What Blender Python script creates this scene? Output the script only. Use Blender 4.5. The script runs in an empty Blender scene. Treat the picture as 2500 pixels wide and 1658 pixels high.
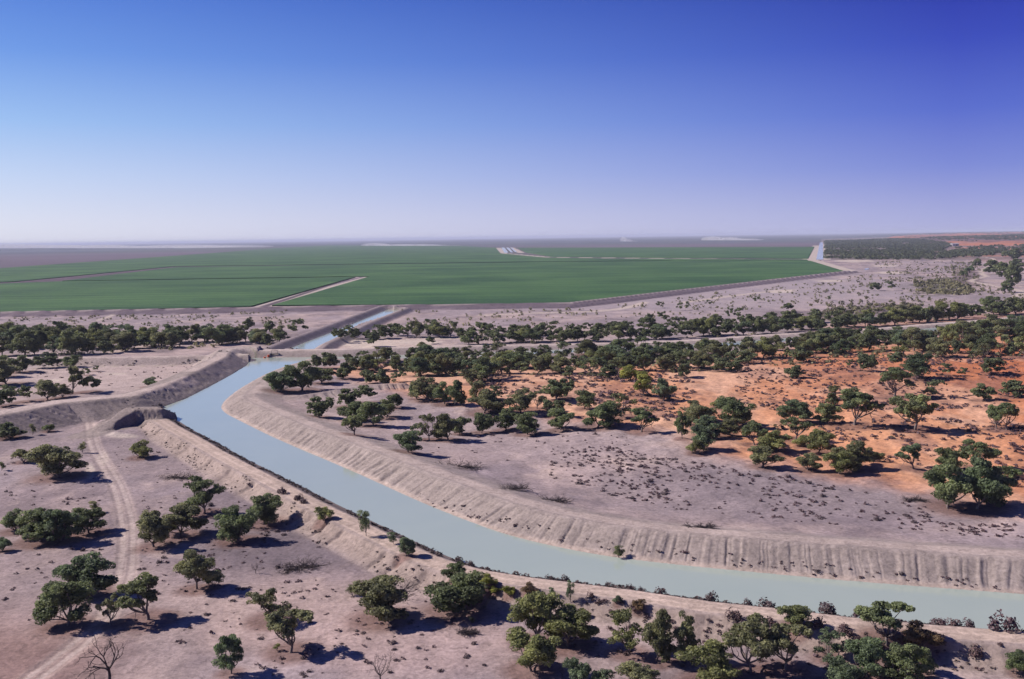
import bpy, math, random
import numpy as np

sc = bpy.context.scene
R = math.radians
# ------------------------------------------------------------------ camera, sky, sun, exposure
PW, PH = 2500.0, 1658.0                 # survey frame in which positions were measured
FOC = 35.0 / 36.0 * PW
CAM_Z = 60.0
HOR_Y, HOR_S = 579.5, -0.0144
PITCH = math.atan((PH / 2 - HOR_Y) / FOC)
ROLL = math.atan(HOR_S)

def rays(px, py):
    u = np.asarray(px, float) - PW / 2
    v = PH / 2 - np.asarray(py, float)
    c, s = math.cos(-ROLL), math.sin(-ROLL)
    u2, v2 = u * c + v * s, -u * s + v * c
    return u2, FOC * math.cos(PITCH) + v2 * math.sin(PITCH), -FOC * math.sin(PITCH) + v2 * math.cos(PITCH)

def at(px, py, z=0.0):
    dx, dy, dz = rays(px, py)
    t = (z - CAM_Z) / np.minimum(dz, -1.2)
    return np.stack([dx * t, dy * t], -1)

from mathutils import Matrix, Vector
cam_d = bpy.data.cameras.new("camera")
cam = bpy.data.objects.new("camera", cam_d)
sc.collection.objects.link(cam)
sc.camera = cam
cam_d.lens, cam_d.sensor_width, cam_d.sensor_fit = 35, 36, 'HORIZONTAL'
cam_d.clip_start, cam_d.clip_end = 0.5, 200000
cx = Vector([float(k) for k in np.array(rays(PW/2+1, PH/2))]) - Vector([float(k) for k in np.array(rays(PW/2, PH/2))])
cy = Vector([float(k) for k in np.array(rays(PW/2, PH/2-1))]) - Vector([float(k) for k in np.array(rays(PW/2, PH/2))])
cz = cx.cross(cy)
m = Matrix((cx, cy, cz)).transposed().to_4x4()
m.translation = (0, 0, CAM_Z)
cam.matrix_world = m

SUN_EL, SUN_AZ = R(37), R(169)          # azimuth counted from +X, so the sun stands left and a little beyond
sdir = Vector((math.cos(SUN_EL) * math.cos(SUN_AZ), math.cos(SUN_EL) * math.sin(SUN_AZ), math.sin(SUN_EL)))
sun_d = bpy.data.lights.new("sun", 'SUN')
sun_d.energy, sun_d.angle, sun_d.color = 5.0, R(0.53), (1.0, 0.90, 0.84)
sun = bpy.data.objects.new("sun", sun_d)
sc.collection.objects.link(sun)
sun.rotation_euler = sdir.to_track_quat('Z', 'Y').to_euler()

wd = bpy.data.worlds.new("World")
sc.world = wd
wd.use_nodes = True
nt = wd.node_tree
nt.nodes.clear()
def N(tree, typ, **kw):
    n = tree.nodes.new(typ)
    for k, v in kw.items():
        setattr(n, k, v)
    return n
w_out = N(nt, 'ShaderNodeOutputWorld'); w_bg = N(nt, 'ShaderNodeBackground')
sky = N(nt, 'ShaderNodeTexSky', sky_type='NISHITA')
sky.sun_disc = False
sky.sun_elevation, sky.sun_rotation = SUN_EL, math.atan2(sdir.x, sdir.y)
sky.altitude, sky.air_density, sky.dust_density, sky.ozone_density = 100, 1.0, 0.6, 3.0
w_bg.inputs['Strength'].default_value = 0.1
tc = N(nt, 'ShaderNodeTexCoord'); sx = N(nt, 'ShaderNodeSeparateXYZ')
nt.links.new(tc.outputs['Generated'], sx.inputs[0])
flat = N(nt, 'ShaderNodeVectorMath', operation='MULTIPLY'); flat.inputs[1].default_value = (1, 1, 0)
nrm = N(nt, 'ShaderNodeVectorMath', operation='NORMALIZE'); dt = N(nt, 'ShaderNodeVectorMath', operation='DOT_PRODUCT')
sh = Vector((sdir.x, sdir.y, 0)).normalized(); dt.inputs[1].default_value = sh
nt.links.new(tc.outputs['Generated'], flat.inputs[0]); nt.links.new(flat.outputs[0], nrm.inputs[0]); nt.links.new(nrm.outputs[0], dt.inputs[0])
fac = N(nt, 'ShaderNodeMapRange'); fac.inputs[1].default_value = .74; fac.inputs[2].default_value = -.22
nt.links.new(dt.outputs['Value'], fac.inputs[0])
def lin(c): return tuple(((k / 255 + .055) / 1.055) ** 2.4 if k > 10 else k / 3295 for k in c)
def sky_ramp(stops):
    r = N(nt, 'ShaderNodeValToRGB'); e = r.color_ramp.elements
    while len(e) < len(stops): e.new(.5)
    for k, (pos, c) in zip(e, stops): k.position = pos; k.color = (*lin(c), 1)
    nt.links.new(sx.outputs[2], r.inputs[0]); return r
sunward = sky_ramp([(0.0, (232, 232, 241)), (.02, (226, 230, 244)), (.06, (203, 220, 247)), (.11, (162, 199, 245)), (.17, (116, 162, 235)), (.24, (80, 126, 219)), (.5, (46, 82, 176)), (1.0, (34, 54, 120))])
away = sky_ramp([(0.0, (172, 174, 217)), (.02, (160, 165, 216)), (.06, (122, 136, 212)), (.11, (86, 105, 203)), (.17, (56, 72, 184)), (.24, (32, 40, 156)), (.5, (22, 32, 112)), (1.0, (28, 46, 110))])
mixs = N(nt, 'ShaderNodeMix', data_type='RGBA'); nt.links.new(fac.outputs[0], mixs.inputs[0])
nt.links.new(sunward.outputs[0], mixs.inputs[6]); nt.links.new(away.outputs[0], mixs.inputs[7])
gain = N(nt, 'ShaderNodeVectorMath', operation='SCALE'); gain.inputs['Scale'].default_value = 7.2
nt.links.new(mixs.outputs[2], gain.inputs[0])
film = N(nt, 'ShaderNodeMix', data_type='RGBA'); film.inputs[0].default_value = .97
nt.links.new(sky.outputs[0], film.inputs[6]); nt.links.new(gain.outputs[0], film.inputs[7])
nt.links.new(film.outputs[2], w_bg.inputs[0])
nt.links.new(w_bg.outputs[0], w_out.inputs[0])

sc.view_settings.view_transform = 'Standard'
sc.view_settings.look = 'None'
sc.view_settings.exposure = 0.5
sc.view_settings.gamma = 1.0
sc.render.engine = 'CYCLES'
sc.cycles.use_denoising = True
sc.cycles.max_bounces = 6
sc.cycles.volume_bounces = 0
sc.cycles.transparent_max_bounces = 8
sc.cycles.use_adaptive_sampling = True
sc.cycles.adaptive_threshold = 0.02

# ------------------------------------------------------------------ small helpers
COL = sc.collection
rng = np.random.default_rng(7)
random.seed(7)

def tag(o, label=None, cat=None, group=None, kind=None):
    if label: o['label'] = label
    if cat: o['category'] = cat
    if group: o['group'] = group
    if kind: o['kind'] = kind
    return o

def link(name, me, mat=None, parent=None):
    if mat and not me.materials: me.materials.append(mat)
    o = bpy.data.objects.new(name, me)
    COL.objects.link(o)
    if parent: o.parent = parent
    return o

def np_mesh(name, verts, faces, cols=None, smooth=False, vals=None):
    """faces: array (n,k) of one face size."""
    verts = np.ascontiguousarray(verts, np.float32); faces = np.ascontiguousarray(faces, np.int32)
    me = bpy.data.meshes.new(name)
    nf, k = faces.shape
    me.vertices.add(len(verts)); me.vertices.foreach_set('co', verts.ravel())
    me.loops.add(nf * k); me.loops.foreach_set('vertex_index', faces.ravel())
    me.polygons.add(nf)
    me.polygons.foreach_set('loop_start', np.arange(0, nf * k, k, dtype=np.int32))
    if smooth: me.polygons.foreach_set('use_smooth', np.ones(nf, bool))
    if cols is not None:
        a = me.attributes.new('Col', 'FLOAT_COLOR', 'POINT')
        c = np.ones((len(verts), 4), np.float32); c[:, :3] = cols
        a.data.foreach_set('color', c.ravel())
    if vals is not None:
        a = me.attributes.new('tone', 'FLOAT', 'POINT')
        a.data.foreach_set('value', np.ascontiguousarray(vals, np.float32))
    me.update(calc_edges=True)
    return me

def hash2(ix, iy, seed):
    h = (ix.astype(np.int64) * 374761393 + iy.astype(np.int64) * 668265263 + seed * 1442695041) & 0xffffffff
    h = ((h ^ (h >> 13)) * 1274126177) & 0xffffffff
    h = ((h ^ (h >> 16)) * 2246822519) & 0xffffffff
    return ((h ^ (h >> 15)) & 0xffffff) / float(0xffffff)

def vnoise(x, y, seed=0):
    x = np.asarray(x, float); y = np.asarray(y, float)
    ix, iy = np.floor(x), np.floor(y)
    fx, fy = x - ix, y - iy
    fx, fy = fx * fx * (3 - 2 * fx), fy * fy * (3 - 2 * fy)
    a, b = hash2(ix, iy, seed), hash2(ix + 1, iy, seed)
    c, d = hash2(ix, iy + 1, seed), hash2(ix + 1, iy + 1, seed)
    return (a * (1 - fx) + b * fx) * (1 - fy) + (c * (1 - fx) + d * fx) * fy

def fbm(x, y, seed=0, octv=4, gain=0.5):
    t, amp, tot = 0, 1.0, 0
    for i in range(octv):
        t = t + amp * vnoise(x * 2 ** i + 17.3 * i, y * 2 ** i - 9.1 * i, seed + i)
        tot += amp; amp *= gain
    return t / tot

def sst(a, b, x):
    t = np.clip((x - a) / (b - a), 0, 1)
    return t * t * (3 - 2 * t)

def pline(P, line):
    """distance to a polyline and arc length along it."""
    line = np.asarray(line, float)
    best = np.full(len(P), 1e18); bs = np.zeros(len(P)); s0 = 0.0
    for a, b in zip(line[:-1], line[1:]):
        ab = b - a; L2 = ab @ ab; L = math.sqrt(L2)
        if L < 1e-6: continue
        t = np.clip(((P[:, 0] - a[0]) * ab[0] + (P[:, 1] - a[1]) * ab[1]) / L2, 0, 1)
        d = (P[:, 0] - a[0] - t * ab[0]) ** 2 + (P[:, 1] - a[1] - t * ab[1]) ** 2
        k = d < best
        best[k] = d[k]; bs[k] = s0 + t[k] * L
        s0 += L
    return np.sqrt(best), bs

def inpoly(P, poly):
    poly = np.asarray(poly, float)
    x, y = P[:, 0], P[:, 1]
    ins = np.zeros(len(P), bool)
    j = len(poly) - 1
    for i in range(len(poly)):
        xi, yi, xj, yj = poly[i, 0], poly[i, 1], poly[j, 0], poly[j, 1]
        if yi != yj:
            ins ^= ((yi > y) != (yj > y)) & (x < (xj - xi) * (y - yi) / (yj - yi) + xi)
        j = i
    return ins

def px_line(pts, z=0.0):
    a = np.array(pts, float)
    return at(a[:, 0], a[:, 1], z)

def smooth_line(line, n=3):
    """Chaikin corner cutting, ends kept."""
    line = np.asarray(line, float)
    for _ in range(n):
        q = line[:-1] * .75 + line[1:] * .25; r = line[:-1] * .25 + line[1:] * .75
        mid = np.empty((2 * len(q), 2)); mid[0::2] = q; mid[1::2] = r
        line = np.vstack([line[:1], mid, line[-1:]])
    return line

# ------------------------------------------------------------------ survey lines (survey px -> metres)
ZW = 1.0                                # water level
FAR = px_line([(756,876),(677,899),(624,925),(571,957),(539,986),(541,1005),(592,1031),(677,1073),(804,1126),(909,1172),(1015,1221),(1121,1264),(1227,1303),(1332,1330),(1459,1355),(1565,1369),(1692,1383),(1851,1398),(2009,1413),(2168,1426),(2326,1438),(2500,1451),(2800,1474),(3200,1502)], ZW)
NEARN = px_line([(612,874),(603,892),(560,918),(508,946),(455,973),(397,994)], ZW)
NEARS = px_line([(397,994),(423,1017),(465,1047),(529,1079),(592,1116),(677,1158),(761,1200),(846,1243),(931,1283),(1015,1322),(1100,1362),(1184,1391),(1311,1412),(1396,1422),(1565,1443),(1734,1469),(1903,1486),(2073,1507),(2242,1523),(2500,1542),(2800,1568),(3200,1600)], ZW)
BRN = px_line([(612,874),(700,872.5),(830,871.5),(950,867.5),(1150,861.5),(1400,852),(1660,843),(1742,838),(1887,827),(2015,820),(2104,815),(2196,808),(2282,800),(2388,792),(2500,782),(2800,757)], ZW)
BRS = px_line([(756,876),(830,879),(950,875.5),(1150,869.5),(1400,860),(1660,850.5),(1742,846),(1887,835),(2015,828),(2104,822.5),(2196,815.5),(2282,807),(2388,798.5),(2500,788),(2800,762)], ZW)
FEL = px_line([(680,863),(724,844),(806,812.6),(947,755.5)], ZW)
FER = px_line([(752,863),(776,845),(817,826),(876,797),(977,757)], ZW)
FAR, NEARS, BRN, BRS = smooth_line(FAR, 2), smooth_line(NEARS, 2), smooth_line(BRN, 1), smooth_line(BRS, 1)
MAINPOLY = np.vstack([BRN, BRS[::-1], FAR, NEARS[::-1], NEARN[::-1]])
FEEDPOLY = np.vstack([FEL, FER[::-1]])
EMB = px_line([(470,918),(426,934),(313,964),(142,980),(36,1001),(-80,1020),(-300,1055)], 5.6)
PLUG = np.vstack([px_line([(222,1022),(262,1012),(296,1003),(318,996.5),(350,995.5),(388,995)], 5.4), px_line([(431,1018)], 1.2)])
CAUSE = px_line([(-300,878),(0,873),(300,871),(462,868.5),(560,865)], 3.2)
WINDROW = px_line([(606,981),(690,973),(775,965),(838,958),(902,948),(986,943)], 2.0)
LEVEE = px_line([(-400,777),(0,768),(840,752.5),(1250,748),(1392,745.5),(1640,715.5),(2072,664.5),(2135,657)], 0.0)
LEV2 = px_line([(-400,783),(0,773),(840,757),(1250,752.5),(1386,750.5),(1500,738),(1640,720),(2072,667),(2130,659.5)], 0.0)
TRACK = px_line([(219,1010),(221,1050),(229,1093),(256,1135),(283,1178),(299,1221),(310,1267),(314,1321),(310,1372),(302,1422),(262,1500),(209,1558),(140,1612),(78,1658),(-10,1740)], 0.0)
TRACK = smooth_line(TRACK, 2)
PALE = [(px_line(p), w) for p, w in [
    ([(1180,770),(1254,766),(1359,763),(1444,761),(1500,756),(1542,749),(1574,738)], 9),
    ([(1660,740),(1678,737),(1754,727),(1806,720),(1860,714),(1935,707)], 8),
    ([(2324,620),(2367,624),(2425,631),(2429,638),(2420,648),(2397,659),(2395,668),(2409,675),(2385,680),(2367,686),(2402,693),(2436,700),(2482,707),(2498,714),(2459,734),(2425,748),(2390,756),(2330,760)], 6),
    ([(240,782),(275,770)], 4),
    ([(800,846),(870,843),(960,838),(1040,828),(1120,826)], 7),
    ([(790,856),(900,852),(1010,845),(1150,848)], 6),
    ([(2500,725),(2560,700)], 6)]]
PALE_SPOT = [(2085,637,48,3),(2162,649,30,2.6),(2173,666,30,3),(2030,686,32,2.6),(1905,711,30,4),(130,928,22,4),(285,912,30,2.4),(900,840,80,10),(1010,835,60,6),(250,1120,16,16),(640,958,22,7),(220,1150,12,20),(300,1070,40,5)]
SANDPOLY = np.array([(770,905),(830,890),(900,884),(1100,886),(1400,884),(1700,878),(1900,850),(2100,832),(2300,815),(2500,800),(2800,775),(2800,1290),(2500,1262),(2350,1240),(2200,1212),(2000,1182),(1850,1150),(1700,1118),(1620,1068),(1400,1044),(1180,1012),(1000,985),(900,945),(830,930)], float)
REDFAR = np.array([(2180,580),(2290,573),(2500,570),(2900,566),(2900,640),(2500,640),(2420,618),(2330,606),(2250,596),(2150,588)], float)
FIELDS = {
 'west': [(-500,788),(0,764.5),(610,750.5),(836,686),(868,677.5),(840,678),(142,688.5),(35,692.5),(-500,713)],
 'middle': [(664,747.5),(760,747),(1100,745.5),(1386,742.5),(1640,712),(2060,663),(1978,637.5),(1640,637.3),(1220,642),(840,647),(432,653),(152,687),(840,676.2),(903,676)],
 'north': [(-500,709),(35,688.5),(424,651),(840,645.7),(1220,640.8),(1640,636.2),(1972,636.2),(1970,634.5),(1640,632.5),(1480,632),(1333,629.7),(1222,619),(1210,605),(1120,600.6),(800,599),(675,606),(426,625),(0,655.5),(-500,693)],
 'east': [(1350,627.5),(1640,630),(1972,632),(1988,603),(1640,604),(1264,605.5),(1285,617)],
}
FIELD_W = {k: px_line(v) for k, v in FIELDS.items()}
ROADF = [(px_line([(1225,618.5),(1333,628),(1640,631.3),(1976,634.8)]), 16), (px_line([(1980,635),(2068,662)]), 16), (px_line([(1214,605),(1226,618)]), 22), (px_line([(1250,605),(1272,617)]), 14),
         (px_line([(661,749.5),(800,702),(895,676.5)]), 5), (px_line([(616,751),(838,685),(872,677)]), 3), (px_line([(1985,634),(1997,600)]), 26), (px_line([(2014,634),(2012,596)]), 14), (px_line([(664,749),(760,748.4)]), 4)]

DRAIN = [(px_line([(640,750),(848,682)]), 4), (px_line([(-300,701),(0,691.5),(60,690.5),(426,652),(470,651)]), 45)]

def height(P):
    """Ground level at points P (n,2)."""
    P = np.asarray(P, float).reshape(-1, 2)
    z = np.zeros(len(P)); info = {}
    r = np.hypot(P[:, 0], P[:, 1])
    far = r > 1600
    z[far] = 0.0
    # gentle red rises on the right of the horizon
    bearing = np.degrees(np.arctan2(P[:, 0], P[:, 1]))
    z += sst(17, 26, bearing) * sst(3500, 8000, r) * (14 + 26 * fbm(P[:, 0] / 1500, P[:, 1] / 2500, 5, 3)) * np.clip(1.3 - r / 60000, 0, 1)
    k = np.where(r < 1600)[0]
    Q = P[k]
    n = len(Q)
    dF, sF = pline(Q, FAR); dN, sN = pline(Q, NEARN); dS, sS = pline(Q, NEARS)
    dBN, sBN = pline(Q, BRN); dBS, sBS = pline(Q, BRS)
    dFL, _ = pline(Q, FEL); dFR, _ = pline(Q, FER)
    dE, sE = pline(Q, EMB); dP, sP = pline(Q, PLUG); dC, _ = pline(Q, CAUSE); dW, sW = pline(Q, WINDROW)
    dL, sL = pline(Q, LEVEE); dL2, _ = pline(Q, LEV2)
    dT, _ = pline(Q, TRACK)
    inm = inpoly(Q, MAINPOLY); inf = inpoly(Q, FEEDPOLY)
    big = fbm(Q[:, 0] / 60, Q[:, 1] / 60, 11, 3) - .5
    fine = fbm(Q[:, 0] / 2.2, Q[:, 1] / 2.2, 21, 4) - .5
    lump = fbm(Q[:, 0] / 6, Q[:, 1] / 6, 31, 3) - .5
    # land inside the bend is a little higher and gently rolling
    side = inpoly(Q, np.vstack([BRS[::-1], FAR, FAR[-1:] + [[900, 0]], BRS[-1:] + [[900, 0]]]))
    dIn = np.minimum(dF, dBS)
    base = np.where(side, sst(4, 60, dF) * sst(22, 130, dBS) * (1.6 + 3.0 * big + 1.2 * lump * sst(30, 90, dIn)), .25 * big)
    g = base + .22 * fine + .25 * lump
    g = g - .12 * (1 - sst(.6, 1.4, np.abs(dT - .95)))
    # ---- far bank of the main canal with its rain furrows
    w = sF + .55 * (fbm(Q[:, 0] / 3, Q[:, 1] / 3, 41, 3) - .5) + dF * (-.08 + .5 * (vnoise(sF / 18, sF * 0, 6) - .5))
    rib = np.abs(vnoise(w / 2.3, w * 0 + 3, 51) * 2 - 1)
    rib2 = np.abs(vnoise(w / .75, w * 0 + 5, 52) * 2 - 1)
    amt = .45 + .9 * vnoise(sF / 9, sF * 0 + 2, 53)
    near_ = 1 - sst(170, 260, np.hypot(Q[:, 0], Q[:, 1]))
    but = np.abs(vnoise(w / 3.1, w * 0 + 9, 54) * 2 - 1)
    furrow = (.30 * (1 - sst(0, .42, but)) * (amt - .3) - .50 * (1 - sst(0, .5, rib)) * amt * (1 - .45 * near_) - .12 * (1 - sst(0, .7, rib2)) * near_) * sst(.3, 2.0, dF) * (1 - sst(5.2, 8.2, dF + 1.6 * (amt - .9)))
    bf = np.interp(dF, [0, .5, .9, 6.6, 7.8, 12.0, 22, 60], [ZW, 1.1, 1.3, 4.3, 4.6, 4.5, 2.4, 0])
    bf = bf + .35 * lump * sst(.6, 3, dF) + .16 * fine * sst(.2, 1.5, dF) + furrow
    cut = sst(FAR_CORNER - 30, FAR_CORNER + 5, sF)
    lowf = .30 + .40 * sst(20, 120, sF) + .30 * cut
    bf = np.where((dF < 46) & side, ZW + (bf - ZW) * lowf, -9)
    # ---- near bank: inner lip, road, ragged outer slope
    taper = sst(12, 40, sS)
    jag = 1.6 * (fbm(sS / 5, sS * 0 + 1, 61, 3) - .5) + 1.2 * (1 - sst(0, .3, np.abs(vnoise(sS / 6, sS * 0, 62) * 2 - 1)))
    dO = dS + jag * sst(8.6, 10.5, dS)
    bn = np.interp(dO, [0, .4, 1.2, 3.4, 4.2, 9.0, 9.8, 11.4, 14.2, 17], [ZW, 1.12, 1.3, 2.3, 2.6, 2.6, 2.4, 1.1, .05, -4]) * (.35 + .65 * taper) + .12 * fine + .3 * lump * sst(9.5, 11, dS)
    bn = np.where((dS < 17.5) & ~side, bn, -9)
    # ---- north stretch of the near side, big bank with road
    bnn = np.interp(dN, [0, .5, 8.5, 9.8, 16, 26, 28], [ZW, 1.25, 5.3, 5.6, 5.5, .2, -2]) + .35 * lump + .2 * fine * sst(.3, 2, dN)
    bnn += -.5 * (1 - sst(0, .4, np.abs(vnoise(sN / 2.6, sN * 0, 71) * 2 - 1))) * sst(1, 3, dN) * (1 - sst(7, 9, dN))
    bnn = np.where((dN < 27) & (sN < LEN_N - .6) & ~((sBN >= 2.0) & (Q[:, 1] > np.interp(Q[:, 0], BRN[:, 0], BRN[:, 1]))) & ~side, bnn, -9)
    # ---- western embankment, furrowed
    we = sE + .5 * dE + .5 * lump
    be = np.interp(dE, [0, 4.6, 5.6, 16.5, 18], [5.6, 5.5, 5.1, .1, -1]) + .2 * fine + .25 * lump - (.45 * (1 - sst(0, .6, np.abs(vnoise(we / 1.7, we * 0, 81) * 2 - 1)))) * sst(5, 7, dE) * (1 - sst(13, 17, dE))
    be = np.where((dE < 18) & ~side & ~((dN < 15.5) & (sN < LEN_N - .6)), be, -9)
    bp = np.where((dP < 8) & ~side, np.interp(dP + 2.6 * lump + .8 * fine, [0, 2.0, 2.6, 3.3, 8], [5.5, 5.4, 4.6, .2, -2.0]) * np.interp(sP, PLUG_S, [.05, .45, .78, 1, 1, 1, .38]) + .35 * lump + .2 * fine, -9)
    bc = np.where(dC < 15, np.interp(dC, [0, 3.6, 4.4, 9, 12], [3.1, 3.0, 2.7, .1, -1]) + .2 * fine + .3 * lump, -9)
    cz = 3.9 * (1 - sst(90, 200, sBN)) + 2.3 * sst(90, 200, sBN)
    bbn = np.where((dBN < 22) & ~side, np.interp(dBN, [0, .6, 5.0, 6.0, 12.5, 19], [0, .06, .92, 1, 1, -.3]) * (cz - ZW) + ZW + .15 * fine, -9)
    bbs = np.where(dBS < 12, np.interp(dBS, [0, 4.0, 6, 11], [ZW, 1.25, 1.2, .4]) + .15 * lump, -9)
    bfl = np.where((dFL < 14) & (dBN > 13), np.interp(dFL, [0, .6, 5.2, 8.2, 13], [ZW, 1.3, 4.0, 4.0, 0]) + .15 * fine, -9)
    bfr = np.where((dFR < 13) & (dBN > 13), np.interp(dFR, [0, 1.0, 4.2, 7, 12], [ZW, 1.4, 3.0, 3.0, 0]) + .15 * fine, -9)
    bw = np.where(dW < 9, np.interp(dW, [0, 1.2, 8], [1.9, 1.7, -.2]) + base - .5 * (1 - sst(0, .5, np.abs(vnoise(sW / 1.8, sW * 0, 91) * 2 - 1))) * sst(1, 2, dW), -9)
    bl = np.where(dL < 16, np.interp(dL, [0, 3.5, 9], [2.6, 2.6, -.3]), -9)
    bl2 = np.where(dL2 < 14, np.interp(dL2, [0, 2.0, 7.5], [2.2, 2.2, -.3]), -9)
    heap = 1.3 * np.exp(-(((Q - HEAP) ** 2).sum(1)) / 90) * (.6 + .8 * (lump + .5)) + 2.2 * np.exp(-(((Q - HEAP2) ** 2).sum(1)) / 40) * (.6 + .8 * (fine + .5))
    pit = -0.3 * np.exp(-(((Q - PIT) ** 2).sum(1) / 110))
    zz = np.maximum.reduce([g + heap + pit, bf * (~inm) - 9 * inm, bn, bnn, be, bp, bc, bbn, bbs, bfl, bfr, bw, bl, bl2])
    dmin = np.minimum.reduce([dF, dN, dS, dBN, dBS])
    zz = np.where(inm, ZW - np.minimum(1.6, .1 + .5 * dmin) + .1 * fine, zz)
    hidden_end = dBN < 16
    zz = np.where(inf & ~hidden_end, ZW - np.minimum(1.5, .1 + .5 * np.minimum(dFL, dFR)), zz)
    zz = np.where(inf & hidden_end, np.maximum(bbn, -1), zz)
    z[k] += zz
    info.update(k=k, dF=dF, dN=dN, dS=dS, sS=sS, sF=sF, dBN=dBN, dBS=dBS, dFL=dFL, dFR=dFR, dE=dE, dP=dP, dC=dC, dW=dW, dL=dL, dL2=dL2, dT=dT, inm=inm, inf=inf, side=side, fine=fine, lump=lump, big=big, zz=zz, taper=taper)
    return z, info

_d, _s = pline(px_line([(541,1000)], ZW), FAR)
FAR_CORNER = float(_s[0])
PLUG_S = np.concatenate([[0], np.cumsum(np.hypot(*(PLUG[1:] - PLUG[:-1]).T))])
LEN_N = float(np.hypot(*(NEARN[1:] - NEARN[:-1]).T).sum())
HEAP = px_line([(285,1062)])[0]; HEAP2 = px_line([(275,1040)])[0]; PIT = px_line([(365,1018)])[0]

def ground_at(px, py, it=6):
    px = np.asarray(px, float); py = np.asarray(py, float)
    z = np.zeros(px.shape)
    for _ in range(it):
        P = at(px, py, z); zn, _i = height(P)
        z = .5 * z + .5 * zn
    P = at(px, py, z); zn, _i = height(P)
    return np.column_stack([P, zn])

# px position of ground points, used for the colour map of the soils
def to_px(P, z=0.0):
    x, y, dz = P[:, 0], P[:, 1], z - CAM_Z
    fwd = y * math.cos(PITCH) + dz * (-math.sin(PITCH))
    up = y * math.sin(PITCH) + dz * math.cos(PITCH)
    u2, v2 = FOC * x / fwd, FOC * up / fwd
    c, s = math.cos(-ROLL), math.sin(-ROLL)
    u, v = u2 * c - v2 * s, u2 * s + v2 * c
    return u + PW / 2, PH / 2 - v
# ------------------------------------------------------------------ materials
def mat_new(name):
    m = bpy.data.materials.new(name); m.use_nodes = True
    t = m.node_tree
    b = t.nodes.get('Principled BSDF')
    return m, t, b

def earth_material():
    m, t, b = mat_new('dry_earth')
    a = N(t, 'ShaderNodeAttribute', attribute_name='Col')
    geo = N(t, 'ShaderNodeNewGeometry')
    n1 = N(t, 'ShaderNodeTexNoise'); n1.inputs['Scale'].default_value = 1.1; n1.inputs['Detail'].default_value = 6; n1.inputs['Roughness'].default_value = .7
    n2 = N(t, 'ShaderNodeTexNoise'); n2.inputs['Scale'].default_value = .13; n2.inputs['Detail'].default_value = 5; n2.inputs['Roughness'].default_value = .62
    t.links.new(geo.outputs['Position'], n1.inputs['Vector']); t.links.new(geo.outputs['Position'], n2.inputs['Vector'])
    r1 = N(t, 'ShaderNodeMapRange'); r1.inputs[1].default_value = .3; r1.inputs[2].default_value = .7; r1.inputs[3].default_value = .68; r1.inputs[4].default_value = 1.26
    r2 = N(t, 'ShaderNodeMapRange'); r2.inputs[1].default_value = .3; r2.inputs[2].default_value = .7; r2.inputs[3].default_value = .84; r2.inputs[4].default_value = 1.14
    t.links.new(n1.outputs['Fac'], r1.inputs[0]); t.links.new(n2.outputs['Fac'], r2.inputs[0])
    n3 = N(t, 'ShaderNodeTexNoise'); n3.inputs['Scale'].default_value = .55; n3.inputs['Detail'].default_value = 8; n3.inputs['Roughness'].default_value = .78; n3.inputs['Distortion'].default_value = .6
    t.links.new(geo.outputs['Position'], n3.inputs['Vector'])
    r3 = N(t, 'ShaderNodeMapRange'); r3.inputs[1].default_value = .52; r3.inputs[2].default_value = .64; r3.inputs[3].default_value = 1.06; r3.inputs[4].default_value = .66
    t.links.new(n3.outputs['Fac'], r3.inputs[0])
    m0 = N(t, 'ShaderNodeMath', operation='MULTIPLY'); t.links.new(r1.outputs[0], m0.inputs[0]); t.links.new(r3.outputs[0], m0.inputs[1])
    mu = N(t, 'ShaderNodeMath', operation='MULTIPLY'); t.links.new(m0.outputs[0], mu.inputs[0]); t.links.new(r2.outputs[0], mu.inputs[1])
    vm = N(t, 'ShaderNodeVectorMath', operation='SCALE'); t.links.new(a.outputs['Color'], vm.inputs[0]); t.links.new(mu.outputs[0], vm.inputs['Scale'])
    t.links.new(vm.outputs[0], b.inputs['Base Color'])
    bp = N(t, 'ShaderNodeBump'); bp.inputs['Strength'].default_value = .55; bp.inputs['Distance'].default_value = .25
    t.links.new(n1.outputs['Fac'], bp.inputs['Height']); t.links.new(bp.outputs[0], b.inputs['Normal'])
    b.inputs['Roughness'].default_value = 1.0; b.inputs['Specular IOR Level'].default_value = .12
    return m

def water_material():
    m, t, b = mat_new('silty_water')
    b.inputs['Base Color'].default_value = (.34, .41, .41, 1)
    b.inputs['Roughness'].default_value = .10; b.inputs['IOR'].default_value = 1.33
    geo = N(t, 'ShaderNodeNewGeometry')
    mp = N(t, 'ShaderNodeMapping'); mp.inputs['Scale'].default_value = (.5, 1.3, 1)
    n = N(t, 'ShaderNodeTexNoise'); n.inputs['Scale'].default_value = .9; n.inputs['Detail'].default_value = 4
    t.links.new(geo.outputs['Position'], mp.inputs[0]); t.links.new(mp.outputs[0], n.inputs['Vector'])
    bp = N(t, 'ShaderNodeBump'); bp.inputs['Strength'].default_value = .10; bp.inputs['Distance'].default_value = .1
    t.links.new(n.outputs['Fac'], bp.inputs['Height']); t.links.new(bp.outputs[0], b.inputs['Normal'])
    n2 = N(t, 'ShaderNodeTexNoise'); n2.inputs['Scale'].default_value = .05; n2.inputs['Detail'].default_value = 5; n2.inputs['Distortion'].default_value = 1.5
    t.links.new(geo.outputs['Position'], n2.inputs['Vector'])
    mx = N(t, 'ShaderNodeMix', data_type='RGBA'); mx.inputs[6].default_value = (.305, .365, .325, 1); mx.inputs[7].default_value = (.340, .395, .345, 1)
    t.links.new(n2.outputs['Fac'], mx.inputs[0]); t.links.new(mx.outputs[2], b.inputs['Base Color'])
    return m

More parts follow.
